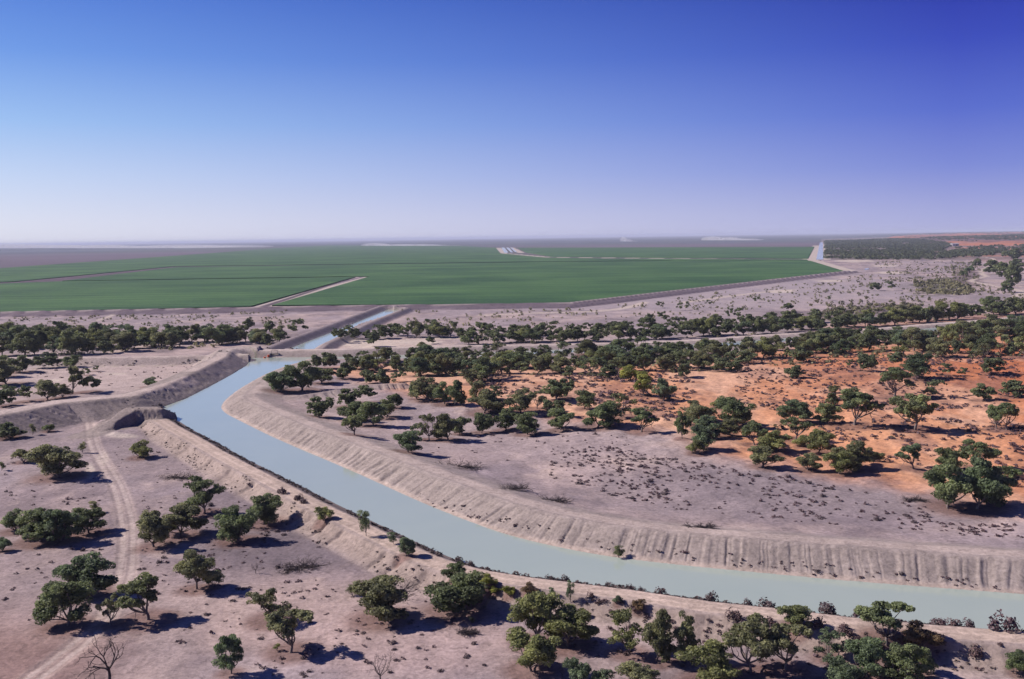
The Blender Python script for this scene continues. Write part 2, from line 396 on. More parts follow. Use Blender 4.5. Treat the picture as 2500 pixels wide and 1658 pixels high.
def crop_material():
    m, t, b = mat_new('crop_leaves')
    geo = N(t, 'ShaderNodeNewGeometry')
    n1 = N(t, 'ShaderNodeTexNoise'); n1.inputs['Scale'].default_value = .45; n1.inputs['Detail'].default_value = 5; n1.inputs['Roughness'].default_value = .65
    n2 = N(t, 'ShaderNodeTexNoise'); n2.inputs['Scale'].default_value = .006; n2.inputs['Detail'].default_value = 4
    mp = N(t, 'ShaderNodeMapping'); mp.inputs['Rotation'].default_value = (0, 0, R(24)); mp.inputs['Scale'].default_value = (.02, 1, 1)
    n3 = N(t, 'ShaderNodeTexNoise'); n3.inputs['Scale'].default_value = .06; n3.inputs['Detail'].default_value = 3
    for n in (n1, n2): t.links.new(geo.outputs['Position'], n.inputs['Vector'])
    t.links.new(geo.outputs['Position'], mp.inputs[0]); t.links.new(mp.outputs[0], n3.inputs['Vector'])
    mx = N(t, 'ShaderNodeMix', data_type='RGBA'); mx.inputs[6].default_value = (.022, .066, .026, 1); mx.inputs[7].default_value = (.066, .140, .046, 1)
    ad = N(t, 'ShaderNodeMath', operation='ADD'); ad2 = N(t, 'ShaderNodeMath', operation='ADD')
    t.links.new(n1.outputs['Fac'], ad.inputs[0]); t.links.new(n2.outputs['Fac'], ad.inputs[1]); t.links.new(ad.outputs[0], ad2.inputs[0]); t.links.new(n3.outputs['Fac'], ad2.inputs[1])
    mr = N(t, 'ShaderNodeMapRange'); mr.inputs[1].default_value = 1.3; mr.inputs[2].default_value = 1.72
    t.links.new(ad2.outputs[0], mr.inputs[0]); t.links.new(mr.outputs[0], mx.inputs[0]); t.links.new(mx.outputs[2], b.inputs['Base Color'])
    b.inputs['Roughness'].default_value = .9; b.inputs['Specular IOR Level'].default_value = .15
    bp = N(t, 'ShaderNodeBump'); bp.inputs['Strength'].default_value = .8; bp.inputs['Distance'].default_value = .8
    t.links.new(n1.outputs['Fac'], bp.inputs['Height']); t.links.new(bp.outputs[0], b.inputs['Normal'])
    return m

def leaf_material(name, dark, light, trans=.22):
    m, t, b = mat_new(name)
    a = N(t, 'ShaderNodeAttribute', attribute_name='tone')
    oi = N(t, 'ShaderNodeObjectInfo')
    mx = N(t, 'ShaderNodeMix', data_type='RGBA'); mx.inputs[6].default_value = (*dark, 1); mx.inputs[7].default_value = (*light, 1)
    t.links.new(a.outputs['Fac'], mx.inputs[0])
    mu = N(t, 'ShaderNodeMix', data_type='RGBA', blend_type='MULTIPLY'); mu.inputs[0].default_value = 1
    t.links.new(mx.outputs[2], mu.inputs[6]); t.links.new(oi.outputs['Color'], mu.inputs[7])
    t.links.new(mu.outputs[2], b.inputs['Base Color'])
    b.inputs['Roughness'].default_value = .6; b.inputs['Specular IOR Level'].default_value = .25
    tr = N(t, 'ShaderNodeBsdfTranslucent'); t.links.new(mu.outputs[2], tr.inputs[0])
    ms = N(t, 'ShaderNodeMixShader'); ms.inputs[0].default_value = trans
    out = t.nodes['Material Output']
    t.links.new(b.outputs[0], ms.inputs[1]); t.links.new(tr.outputs[0], ms.inputs[2]); t.links.new(ms.outputs[0], out.inputs[0])
    return m

def plain_material(name, col, rough=.9, scale=8.0, var=.3):
    m, t, b = mat_new(name)
    tc = N(t, 'ShaderNodeTexCoord'); n = N(t, 'ShaderNodeTexNoise'); n.inputs['Scale'].default_value = scale; n.inputs['Detail'].default_value = 5
    t.links.new(tc.outputs['Object'], n.inputs['Vector'])
    mr = N(t, 'ShaderNodeMapRange'); mr.inputs[3].default_value = 1 - var; mr.inputs[4].default_value = 1 + var
    t.links.new(n.outputs['Fac'], mr.inputs[0])
    vm = N(t, 'ShaderNodeVectorMath', operation='SCALE'); vm.inputs[0].default_value = col
    t.links.new(mr.outputs[0], vm.inputs['Scale']); t.links.new(vm.outputs[0], b.inputs['Base Color'])
    b.inputs['Roughness'].default_value = rough; b.inputs['Specular IOR Level'].default_value = .2
    return m

M_EARTH, M_WATER, M_CROP = earth_material(), water_material(), crop_material()
M_LEAF = leaf_material('gum_leaves', (.112, .128, .078), (.375, .400, .215), .45)
M_SALT = leaf_material('saltbush_leaves', (.085, .065, .072), (.21, .165, .165), .1)
M_BARK = plain_material('grey_bark', (.16, .13, .12), .95, 3)
M_DEAD = plain_material('dead_wood', (.060, .048, .050), .95, 4)
M_CONC = plain_material('concrete', (.30, .28, .28), .9, 2, .2)
M_STEEL = plain_material('dark_steel', (.05, .05, .055), .6, 2, .2)
M_ORANGE = plain_material('orange_paint', (.62, .10, .03), .5, 2, .15)
M_SHED = plain_material('pale_sheet_metal', (.34, .32, .34), .5, 2, .1)

# ------------------------------------------------------------------ the ground: one sheet, cut into its surfaces
SAND_W = px_line(SANDPOLY); RED_W = px_line(REDFAR)
FIELD_FAR_EDGE = 4300.0

def soil_colour(P, z, info):
    n = len(P); x, y = P[:, 0], P[:, 1]
    px, py = to_px(P)
    r = np.hypot(x, y)
    A = np.array([.300, .252, .285]); B = np.array([.400, .320, .325]); C = np.array([.205, .168, .195]); PK = np.array([.500, .400, .375])
    n1 = fbm(x / 45, y / 70, 101, 5, .6); n2 = fbm(x / 12, y / 17, 111, 5, .62); n3 = fbm(x / 160, y / 220, 121, 4)
    c = A[None] + (B - A)[None] * sst(.40, .66, n1)[:, None]
    c += (C - c) * (.75 * sst(.50, .68, fbm(x / 22, y / 40, 131, 5, .62)))[:, None]
    c *= (1 + .75 * (n2 - .5))[:, None]
    c += (PK - c) * (.55 * sst(.60, .74, fbm(x / 9, y / 12, 141, 5)))[:, None] * (sst(.4, .6, n3))[:, None]
    def blob(cx0, cy0, rx, ry, col, amt, soft=.5, jit=.35):
        nonlocal c
        q = np.hypot((px - cx0) / rx, (py - cy0) / ry) + jit * (n2 - .5) * 2
        w = amt * (1 - sst(1 - soft, 1 + soft, q))
        c += (np.asarray(col) - c) * w[:, None]
    # broad tone of the flats
    blob(1250, 1090, 420, 45, (.345, .285, .305), .8)
    blob(1950, 1225, 520, 70, (.262, .222, .25), .85)
    blob(1750, 1195, 230, 40, (.215, .182, .21), .6, .6)
    blob(2200, 1285, 200, 20, (.24, .20, .235), .6, .6)
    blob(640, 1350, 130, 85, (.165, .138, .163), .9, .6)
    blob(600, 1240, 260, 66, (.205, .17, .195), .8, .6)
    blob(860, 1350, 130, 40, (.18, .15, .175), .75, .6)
    blob(740, 1500, 260, 90, (.43, .335, .325), .8, .5)
    blob(1000, 1570, 360, 80, (.41, .315, .32), .8, .5)
    blob(350, 1440, 130, 60, (.36, .285, .29), .6, .5)
    blob(60, 1610, 200, 110, (.25, .165, .160), .85, .7)  # brownish corner with the lens vignette darkening painted into the soil colour
    blob(110, 1380, 150, 130, (.24, .195, .215), .6, .7)
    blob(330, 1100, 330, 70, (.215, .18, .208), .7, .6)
    blob(280, 920, 330, 38, (.44, .36, .355), .9, .5)
    blob(1720, 715, 560, 46, (.34, .30, .345), .7, .5)
    blob(2300, 700, 70, 20, (.085, .082, .07), .8, .5, .9)
    blob(2150, 757, 100, 10, (.15, .115, .13), .8, .5, .9)
    blob(2000, 768, 130, 9, (.16, .125, .14), .7, .5, .9)
    blob(2360, 676, 30, 22, (.14, .105, .115), .8, .5, .9)
    blob(2440, 735, 90, 18, (.22, .19, .22), .6, .5)
    blob(900, 850, 150, 18, (.50, .40, .38), .8, .5)
    blob(1040, 850, 120, 9, (.50, .40, .38), .7, .5)
    for (a, b_, rx, ry) in PALE_SPOT:
        blob(a, b_, rx, ry, (.56, .49, .45), .75, .4, .5)
    # ---- orange and red sand
    dsand, _ = pline(P, SAND_W); ins = inpoly(P, SAND_W)
    sd = np.where(ins, dsand, -dsand) + 16 * (n1 - .5) * 2 + 10 * (n2 - .5)
    w = sst(-6, 15, sd) * (r < 1500)
    deep = np.clip(sst(1600, 2350, px) * (1 - sst(880, 1100, py)) * .85 + sst(2350, 2560, px) * .45 + .5 * (fbm(x / 30, y / 45, 151, 4) - .5), 0, 1)
    lightish = sst(.45, .62, fbm(x / 26, y / 60, 161, 5, .6)) * (1 - .5 * deep)
    S0, S1, S2 = np.array([.58, .300, .185]), np.array([.45, .165, .085]), np.array([.60, .385, .29])
    s = S0[None] + (S1 - S0)[None] * deep[:, None]
    s += (S2 - s) * (.75 * lightish)[:, None]
    s *= (1 + .28 * (n2 - .5))[:, None]
    ripple = sst(.52, .64, fbm(x / 16, y / 34, 171, 5, .62))
    s += (np.array([.235, .125, .110]) - s) * (.5 * ripple * sst(1100, 1500, px))[:, None]
    west = (1 - sst(850, 1150, px)) * .30
    s += (np.array([.52, .37, .32]) - s) * west[:, None]
    c += (s - c) * w[:, None]
    sand = w > .5
    # red ground north of the branch canal and on the far rises
    q = sst(1900, 2150, px) * (1 - sst(4, 14, np.abs(py - np.interp(px, [1900, 2200, 2500], [808, 792, 768])))) * .6
    c += (np.array([.40, .20, .135]) - c) * q[:, None]
    # ---- far country
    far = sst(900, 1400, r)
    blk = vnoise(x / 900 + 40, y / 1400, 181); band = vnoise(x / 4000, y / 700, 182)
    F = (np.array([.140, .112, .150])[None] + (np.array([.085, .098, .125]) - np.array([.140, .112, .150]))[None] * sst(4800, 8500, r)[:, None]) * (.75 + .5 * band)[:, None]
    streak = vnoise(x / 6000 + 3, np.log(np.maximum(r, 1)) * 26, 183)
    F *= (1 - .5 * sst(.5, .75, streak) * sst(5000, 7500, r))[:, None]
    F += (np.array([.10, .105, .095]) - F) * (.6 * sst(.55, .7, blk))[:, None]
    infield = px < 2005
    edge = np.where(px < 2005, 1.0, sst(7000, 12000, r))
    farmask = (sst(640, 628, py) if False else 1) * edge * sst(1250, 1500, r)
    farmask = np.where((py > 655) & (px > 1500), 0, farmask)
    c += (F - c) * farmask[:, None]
    rd, _ = pline(P, RED_W); ri = inpoly(P, RED_W)
    rr = sst(-150, 200, np.where(ri, rd, -rd) + 500 * (n3 - .5)) * (r > 1500)
    patch = sst(.44, .6, fbm(x / 260, y / 700, 191, 4, .6))
    RC = np.array([.42, .165, .100])[None] + (np.array([.13, .085, .09]) - np.array([.42, .165, .100]))[None] * patch[:, None]
    c += (RC - c) * rr[:, None]
    sand |= (rr > .5)
    wood = (px > 2008) & (py > 586) & (py < 634)
    c += (np.array([.10, .085, .085]) - c) * (wood * .6 * (1 - rr))[:, None]
    cls = np.zeros(n, np.int8); cls[sand] = 3; cls[(farmask > .6) & ~sand] = 5
    # ---- pale tracks on the flats
    road = np.array([.47, .385, .375])
    for ln, hw in PALE:
        d, _ = pline(P, ln)
        k = (1 - sst(hw * .35, hw * .75, d + hw * .35 * (n2 - .5) * 2)) * .85
        c += (np.array([.50, .43, .40]) - c) * k[:, None]
        cls[k > .45] = 2
    for ln, hw in ROADF:
        d, _ = pline(P, ln)
        k = 1 - sst(hw * .8, hw, d)
        c += (np.array([.46, .40, .38]) - c) * k[:, None]
        cls[k > .5] = 2
    for ln, hw in DRAIN:
        d, _ = pline(P, ln)
        k = 1 - sst(hw * .8, hw, d)
        c += (np.array([.11, .085, .11]) - c) * k[:, None]
    k = info['k']
    cc = c[k]; cl = cls[k]
    g = {a: b for a, b in info.items()}
    L, Fn = g['lump'], g['fine']
    # wheel track on the near flat
    d = g['dT'] + .5 * (n2[k] - .5)
    strip = 1 - sst(1.6, 3.2, d)
    cc += (np.array([.38, .31, .30]) - cc) * (.5 * strip)[:, None]
    ruts = (1 - sst(.25, .65, np.abs(d - .95)))
    cc += (np.array([.54, .455, .44]) - cc) * (.45 * ruts * sst(.35, .6, n1[k] + .1))[:, None]
    cl[d < 2.4] = 2
    bank = np.array([.290, .248, .245]); crest = np.array([.445, .370, .360]); pinkroad = np.array([.58, .465, .42])
    def put(mask, col, kk=1.0, cls_=None):
        mask = np.clip(mask, 0, 1) * kk
        cc[:] += (np.asarray(col) - cc) * mask[:, None]
        if cls_ is not None: cl[mask > .5] = cls_
    notin = (~g['inm']).astype(float)
    dF = g['dF'] + .8 * (n2[k] - .5)
    put((1 - sst(15, 24, dF)) * notin * g_far(g), bank * 1.12, .9, 1)
    put(sst(.8, 2.5, dF) * (1 - sst(6.2, 8, dF)) * notin * g_far(g), bank * .98, .8)
    put((1 - sst(.7, 1.6, dF)) * notin * g_far(g), (.42, .345, .32), .8)
    put(sst(8.2, 9.2, dF) * (1 - sst(12.5, 14.5, dF)) * notin * g_far(g), crest, .75)
    dS = g['dS']
    ns = notin * (1 - g['side'])
    put((1 - sst(12.5, 15.5, dS + 2.5 * (n2[k] - .5))) * ns, (.315, .26, .255), .85, 1)
    put(sst(9, 10, dS) * (1 - sst(12, 15, dS)) * ns, (.315, .255, .240), .75)
    put((1 - sst(2.8, 4.0, dS + 1.2 * (n2[k] - .5))) * ns, (.185, .150, .152), .9)
    onroad = sst(4.0, 4.8, dS + .5 * (n2[k] - .5)) * (1 - sst(8.4, 9.2, dS + .8 * (n2[k] - .5))) * ns * g['taper']
    put(onroad, pinkroad * (1 - .16 * (1 - sst(.3, .9, np.abs(np.abs(dS - 6.5) - 1.1))))[:, None] * (.92 + .25 * (n2[k] - .5))[:, None], .9, 2)
    dN = g['dN']
    put((1 - sst(23, 27, dN)) * ns, bank * .98, .8, 1)
    put(sst(.5, 1.5, dN) * (1 - sst(8.5, 9.5, dN)) * ns, (.265, .225, .245), .7)
    put(sst(9.3, 10.3, dN) * (1 - sst(14, 15.5, dN)) * ns, (.46, .385, .375), .9, 2)
    dE = g['dE']
    put((1 - sst(14, 18, dE)) * ns, bank * .98, .85, 1)
    put((1 - sst(2.8, 4.0, dE)) * ns, (.48, .40, .39), .9, 2)
    put((1 - sst(6, 8, g['dP'])), bank * .85, .8, 1)
    put((1 - sst(9, 13, g['dC'])), bank * 1.05, .7, 1)
    put((1 - sst(2.6, 3.6, g['dC'])), (.46, .385, .375), .9, 2)
    bn = (g['dBN'] < 20) & (~g['inm']) & (~g['side'])
    put((1 - sst(14, 20, g['dBN'])) * bn, bank * 1.1, .8, 1)
    put(sst(5.5, 6.2, g['dBN']) * (1 - sst(11.5, 12.6, g['dBN'])) * bn, (.50, .425, .41), .9, 2)
    put((1 - sst(8, 12, g['dBS'])) * g['side'] * (g['dF'] > 8), bank * 1.0, .6, 1)
    nf = ((~g['inf']) & (g['dBN'] > 13)).astype(float)
    put((1 - sst(9, 13, g['dFL'])) * nf, (.235, .20, .225), .85, 1)
    put((1 - sst(.6, 1.4, g['dFL'])) * nf, (.50, .45, .43), .9)
    put((1 - sst(8, 12, g['dFR'])) * nf, (.275, .235, .25), .8, 1)
    put((1 - sst(4, 8, g['dW'])), bank * 1.05, .7, 1)
    put((1 - sst(10, 14, g['dL'])), (.125, .098, .13), .9, 4)
    put((1 - sst(8, 12, g['dL2'])), (.13, .105, .14), .9, 4)
    put((1 - sst(1.6, 2.6, g['dL'])), (.36, .31, .32), .8)
    put((1 - sst(0, 1, np.abs(g['dC'] - 13))) * 1.0, (.22, .27, .12), .35)
    put(g['inm'].astype(float), (.30, .27, .25), 1, 6)
    put((g['inf'] & (g['dBN'] > 16)).astype(float), (.30, .27, .25), 1, 6)
    # leaf litter below the trees
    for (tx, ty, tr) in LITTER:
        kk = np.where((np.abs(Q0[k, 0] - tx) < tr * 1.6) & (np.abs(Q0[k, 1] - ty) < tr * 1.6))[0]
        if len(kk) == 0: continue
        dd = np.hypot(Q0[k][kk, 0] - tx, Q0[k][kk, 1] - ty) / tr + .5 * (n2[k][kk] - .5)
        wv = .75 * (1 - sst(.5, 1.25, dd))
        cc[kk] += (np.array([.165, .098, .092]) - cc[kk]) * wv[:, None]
    c[k] = cc; cls[k] = cl
    return np.clip(c * np.array([.89, .87, .80]), .01, .9), cls

def g_far(g):
    return (g['side'] | (g['dF'] < g['dS'])).astype(float)
# trees measured one by one: x, y of the foot, crown width, height (survey px), habit, label
TREES = [
(145,1164,112,73,'B','broad dark tree with a low left limb, alone left of the pale wheel track'),
(58,1129,39,28,'L','low bush just left of the broad dark tree by the pale track'),
(202,1106,17,22,'S','slim sapling standing at the head of the pale wheel track'),
(5,1149,17,19,'S','small round bush cut by the left edge above the long thicket'),
(341,1117,47,34,'L','round bright bush alone below the bare earth heap'),
(498,1255,79,84,'T','tall rounded tree with clear trunk, topmost of the group right of the track'),
(646,1280,83,61,'R','dark round tree nearest the canal road, right of the tall rounded tree'),
(578,1321,93,76,'R','dense dark tree touching the lower left of the dark round one'),
(376,1335,81,74,'B','olive bushy tree closest to the right side of the pale track'),
(442,1308,97,69,'B','olive spreading tree joined behind the bushy one by the track'),
(789,1271,43,32,'L','light green shrub at the foot of the canal road bank, upper one'),
(37,1298,58,45,'L','left end tree of the long thicket beside the track'),
(97,1323,101,69,'B','dense middle tree of the long thicket beside the track'),
(149,1321,89,73,'B','dark right of middle tree in the long thicket by the track'),
(219,1302,76,58,'B','separate right end tree of the long thicket beside the track'),
(233,1252,24,28,'S','pale sapling rising behind the right end of the long thicket'),
(481,1438,83,91,'T','upright lobed tree between the track and the pale sand patch'),
(522,1432,47,37,'L','low dark lobe of foliage at the right foot of the upright lobed tree'),
(207,1449,116,82,'B','dark domed tree whose shadow lies across the wheel track'),
(167,1527,112,95,'B','dark sprawling tree below the dark domed tree'),
(271,1525,50,65,'A','thin little tree with bare trunk right of the dark sprawling tree'),
(359,1513,116,93,'U','forked tree with open crown and visible limbs below the wheel track'),
(661,1515,93,74,'A','olive open crowned tree above the umbrella shaped tree'),
(709,1594,120,85,'U','umbrella shaped tree on a leaning bare trunk over pale sand'),
(564,1645,64,86,'T','narrow two tiered tree near the bottom, above a dark shadow'),
(6,1345,35,27,'L','dark bush cut by the left edge below the long thicket'),
(677,1589,19,17,'S','tiny light bush left of the umbrella tree trunk'),
(894,1309,33,60,'S','tall narrow shrub on the outer slope of the canal road'),
(960,1328,26,28,'S','small shrub between the tall narrow one and the bluish round one'),
(991,1359,42,46,'R','bluish round shrub tree on the outer slope of the canal road'),
(933,1512,135,99,'B','wide ragged tree with a dead grey branch top'),
(860,1456,28,30,'S','pale thin shrub left of the wide ragged tree'),
(1116,1495,149,75,'B','wide dark tree beside the canal road, with a tall leader behind it'),
(1109,1434,53,59,'T','tall narrow crown standing behind the wide dark tree'),
(1308,1569,114,114,'T','tall bright tree, biggest crown of the clump near the bottom middle'),
(1297,1638,117,87,'B','low front tree under the tall bright one, its shadow black'),
(1386,1576,117,85,'B','right hand tree of the bright clump with visible forked trunk'),
(1537,1596,92,94,'A','open olive tree with pale stems right of the bright clump'),
(1606,1615,75,110,'B','dark tree joined to the right of the open olive tree'),
(1407,1672,67,58,'L','bluish bush at the bottom edge below the bright clump'),
(1471,1679,53,43,'L','small dark bush at the bottom edge right of the bluish bush'),
(1564,1683,92,61,'B','olive bush crown cut by the bottom edge below the open olive tree'),
(1189,1429,43,20,'L','bright yellow green bush beside the canal road'),
(1210,1448,26,17,'L','brown shrub just below the yellow green bush'),
(1242,1454,34,23,'L','grey brown shrub second right of the yellow green bush'),
(1290,1449,40,22,'L','brown and green shrub on the road bank above the bright clump'),
(1393,1470,21,47,'S','slim bluish sapling at the edge of the canal road'),
(1347,1456,15,23,'S','very thin sapling left of the slim bluish one'),
(1509,1473,23,19,'L','small bluish green ball bush on the canal road bank'),
(1560,1486,34,23,'L','dark brown bush right of the ball bush on the road bank'),
(1427,1507,18,21,'L','small grey bush above the right side of the bright clump'),
(1161,1424,26,24,'L','dark brown bush on the road edge above the wide dark tree'),
(1510,1362,28,29,'S','single green bush growing at the waterline of the far canal bank'),
(1152,1521,18,16,'S','tiny olive shrub in the shadow right of the wide dark tree'),
(1674,1617,53,106,'T','tall dark tree left of the forked pale stemmed one near the bottom'),
(1831,1644,117,115,'U','open tree with forked pale stems near the bottom right'),
(1731,1662,117,79,'B','bright bushy tree cut by the bottom edge below the forked one'),
(1918,1635,114,98,'U','tiered tree right of the forked pale stemmed tree'),
(1941,1535,67,44,'R','green bush right at the canal road beside purple tussocks'),
(2021,1608,75,54,'A','loose bluish tree between the tiered tree and the big thicket'),
(2164,1573,114,72,'U','flat topped dark crown rising highest in the bottom right thicket'),
(2118,1647,92,79,'B','left dark tree of the bottom right thicket'),
(2200,1662,99,86,'B','front tree of the bottom right thicket'),
(2260,1647,46,54,'L','small right end bush of the bottom right thicket'),
(2051,1669,92,43,'L','low bluish bush in front of the bottom right thicket'),
(2250,1582,82,31,'L','brownish dark bush right of the flat topped crown'),
(2491,1647,50,50,'R','dark bush cut by the right edge near the bottom corner'),
(179,961,40,55,'U','tall airy tree on the pale flat beyond the embankment'),
(221,957,40,28,'U','small flat crowned tree right of the tall airy one'),
(117,976,53,38,'B','bushy tree left below the tall airy one by the embankment'),
(153,969,34,25,'L','low bush under the tall airy tree'),
(14,992,46,34,'B','dark bush at the left edge beside the embankment road'),
(55,981,39,28,'A','thin bush second from the left edge beside the embankment road'),
(25,964,32,21,'L','small bush behind the two at the left edge by the embankment'),
(14,940,67,50,'B','large dark tree cut by the left edge beyond the pale flat'),
(7,920,43,42,'B','dark tree behind the large one at the left edge'),
(50,909,46,34,'B','spreading dark tree right of the large one at the left edge'),
(179,896,40,23,'L','square dark bush in front of the drain bank'),
(95,899,30,26,'T','left of two stemmed trees standing over the drain bank'),
(125,897,37,28,'T','right of two stemmed trees standing over the drain bank'),
(11,1069,39,29,'B','dark tree at the left edge below the furrowed embankment'),
(40,1069,33,23,'B','dark bush second from the left edge below the furrowed embankment'),
(80,1062,15,22,'S','thin sapling below the furrowed embankment'),
(121,1054,25,15,'L','low bush at the toe of the furrowed embankment'),
(366,945,33,11,'L','flat dark bush lying beside the embankment road'),
(687,957,64,44,'B','left dark tree of the clump on the inside of the canal bend'),
(739,955,82,66,'B','tallest middle tree of the clump inside the canal bend'),
(787,936,57,32,'B','right end tree of the clump inside the canal bend'),
(771,899,26,29,'R','small round tree at the tip between the two canals'),
(806,900,40,35,'B','dark tree beside the small round one at the canal fork'),
(782,1019,52,31,'R','dark round bush just behind the far canal bank crest'),
(213,916,18,12,'A','little thin shrub alone on the pale flat before the drain'),
(233,907,14,12,'A','tiny grey shrub beyond the thin one on the pale flat'),
(853,993,47,34,'R','back left tree of the clump behind the far bank crest'),
(897,984,47,34,'U','back right tree of the clump behind the far bank crest'),
(864,1027,62,42,'B','front left tree of the clump behind the far bank crest'),
(910,1040,62,53,'B','front middle tree of the clump behind the far bank crest'),
(944,1021,42,40,'B','right end tree of the clump behind the far bank crest'),
(964,996,33,31,'R','small outlying tree right above the clump behind the far bank crest'),
(866,1065,53,32,'U','low two lobed tree alone on the back slope of the far bank'),
(997,1106,64,46,'B','solid dark tree nearest the far bank, long shadow to its right'),
(1015,1073,39,33,'A','thin tree behind the solid dark one'),
(1049,1075,43,58,'A','tall thin leaved tree between the solid dark tree and its taller neighbour'),
(1093,1075,66,59,'B','dense tall dark tree with trunk over the grey clearing'),
(1125,1061,40,40,'B','rounded tree leaning right behind the dense tall dark one'),
(1177,1057,47,44,'R','single rounded tree standing alone right of the dense tall one'),
(1233,1051,58,49,'B','left tree of the three at the clearing edge'),
(1288,1061,64,50,'B','middle tree of the three at the clearing edge'),
(1368,1050,65,47,'B','right tree of the three at the clearing edge'),
(1352,1018,44,38,'B','tree behind the right one of three at the clearing edge'),
(1269,1009,66,52,'B','large olive tree on the orange sand behind the three'),
(1312,998,43,42,'A','thin tree right of the large olive tree on orange sand'),
(1358,977,61,44,'B','dark tree on orange sand with purple shrubs round it'),
(1381,970,33,39,'R','small upright tree at the right of the dark tree amid purple shrubs'),
(1429,998,50,38,'R','neat round tree alone on orange sand'),
(1464,1044,89,53,'B','wide tree below the neat round one at the clearing edge'),
(1514,1018,65,48,'A','open pale tree right of the neat round one'),
(1567,1055,65,42,'U','flat tree casting a long shadow at the right of the clearing edge'),
(1184,1008,80,45,'B','wide olive tree centred on the pinkish sand'),
(1166,977,43,42,'B','tree right behind the wide olive tree on pinkish sand'),
(1209,977,33,31,'A','small thin tree right of the wide olive one'),
(1045,979,67,50,'B','olive tree at the left end of the pinkish sand group'),
(1084,987,50,47,'B','second tree of the pinkish sand group'),
(1111,991,47,54,'B','third tree of the pinkish sand group'),
(1017,975,32,38,'L','low bush at the far left of the pinkish sand group'),
(1150,938,53,20,'L','flat olive bush below the canal belt on orange sand'),
(1189,930,66,52,'B','big dark tree jutting out of the canal belt front'),
(928,941,40,34,'B','rounded tree in front of the canal belt at its left'),
(903,937,36,30,'B','bushy tree left of the rounded one before the canal belt'),
(848,925,43,36,'B','tree at the left end of the canal belt front'),
(979,933,40,31,'A','greyish tree before the canal belt, third from its left'),
(1063,919,29,36,'T','stemmed tree with clear trunk before the canal belt'),
(1116,913,40,39,'T','dark upright tree with trunk before the canal belt'),
(1390,926,29,28,'T','dark tree alone where the canal belt meets orange sand'),
(1482,923,44,31,'B','olive tree at the belt edge above the yellow green bush'),
(1541,932,55,28,'L','yellow green bush on orange sand below the belt'),
(1571,967,48,52,'T','bluish upright tree at the right of the yellow green bush'),
(1621,980,48,49,'B','dark tree right below the bluish upright one'),
(1694,1027,50,42,'R','greyish tree at the top left of the orange slope clump'),
(1715,1040,61,44,'B','olive tree overlapping the greyish one in the orange slope clump'),
(1665,1071,32,57,'B','dark left flank tree of the orange slope clump'),
(1790,1042,91,60,'B','largest dark tree of the orange slope clump'),
(1756,996,33,18,'L','small bright bush crown behind the largest dark tree of the clump'),
(1733,1073,61,49,'B','bluish middle tree of the orange slope clump'),
(1713,1098,53,50,'R','bright tree below the bluish one in the orange slope clump'),
(1703,1108,43,31,'L','lowest bright bush of the orange slope clump'),
(1777,1062,54,38,'B','olive tree in front of the largest dark one'),
(1841,1087,54,49,'U','lone tree between the orange slope clump and the lower clump'),
(1866,1141,80,50,'B','lower left dark tree at the boundary of orange and grey ground'),
(1894,1101,73,45,'B','bright tree above the lower left dark tree'),
(1946,1073,66,39,'A','open tree at the top of the lower clump'),
(1973,1148,54,39,'B','dark tree left in the row at the orange and grey boundary'),
(2001,1105,58,38,'R','bright green crown in the middle of the lower clump'),
(1962,1090,40,20,'L','low bright bush left of the bright green crown'),
(2051,1158,65,42,'R','bright front tree of the row at the orange and grey boundary'),
(2083,1146,83,66,'B','big spreading tree of the row at the orange and grey boundary'),
(2131,1128,44,18,'L','right end lobe of the row at the orange and grey boundary'),
(1934,1030,69,45,'B','rounded dark tree on the shrubby orange rise'),
(1964,1022,26,29,'R','small dark tree touching the right of the rounded one on the rise'),
(2019,1034,55,44,'B','left tree of the spreading pair on the orange slope'),
(2033,991,26,27,'R','small crown poking up behind the spreading pair'),
(2088,1038,94,57,'U','right tree of the spreading pair on the orange slope'),
(2079,993,48,26,'B','crown behind the right tree of the spreading pair'),
(2234,1049,91,60,'U','lone rounded tree with forked trunk on the orange slope'),
(2434,1047,47,46,'U','left tree of the stemmed pair near the right edge'),
(2459,1050,50,53,'U','right tree of the stemmed pair near the right edge'),
(2182,970,73,42,'U','open tree with long flat shadow, upper orange slope'),
(2278,973,47,33,'A','thin tree right of the open one on the upper orange slope'),
(2399,979,44,33,'B','small dark tree second from the right edge on the upper slope'),
(2477,970,44,32,'B','small dark tree at the right edge on the upper slope'),
(2241,923,62,42,'R','dense dark round tree on the red sand'),
(2193,901,40,31,'U','small stemmed tree left of the dense round one on red sand'),
(2113,906,44,29,'R','dark tree with shadow on the pale rise left of the stemmed one'),
(2079,899,22,17,'A','thin shrub left of the dark tree on the pale rise'),
(1941,923,40,27,'B','single tree on the pale orange flat below the belt'),
(2310,917,30,21,'A','left shrub of the small pair on red sand'),
(2346,920,23,16,'A','right shrub of the small pair on red sand'),
(2424,913,51,27,'B','dark tree on red sand at the foot of the right hand wood'),
(1791,909,40,26,'B','dark tree on the belt edge left of the pale orange flat'),
(1756,907,40,28,'B','dark tree second on the belt edge left of the pale orange flat'),
(1955,886,44,36,'B','dark belt edge tree above the single tree on the orange flat'),
(1822,888,44,26,'B','belt edge tree above the pair left of the orange flat'),
(1671,922,32,30,'B','dark tree on the belt edge at the top of the orange slope'),
(2317,1241,107,100,'B','left half tree of the great dark thicket near the right edge'),
(2388,1243,114,106,'B','middle tree of the great dark thicket near the right edge'),
(2436,1233,75,84,'B','right flank tree of the great dark thicket'),
(2314,1151,62,44,'R','upper left crown behind the great dark thicket'),
(2392,1147,76,54,'U','open crowned tree behind the great dark thicket'),
(2228,1144,65,43,'U','spreading shrub tree left of the great dark thicket'),
(2466,1169,44,27,'L','dark low bush right of the great dark thicket'),
(2038,959,26,15,'L','low grey bush on the shrubby orange rise'),
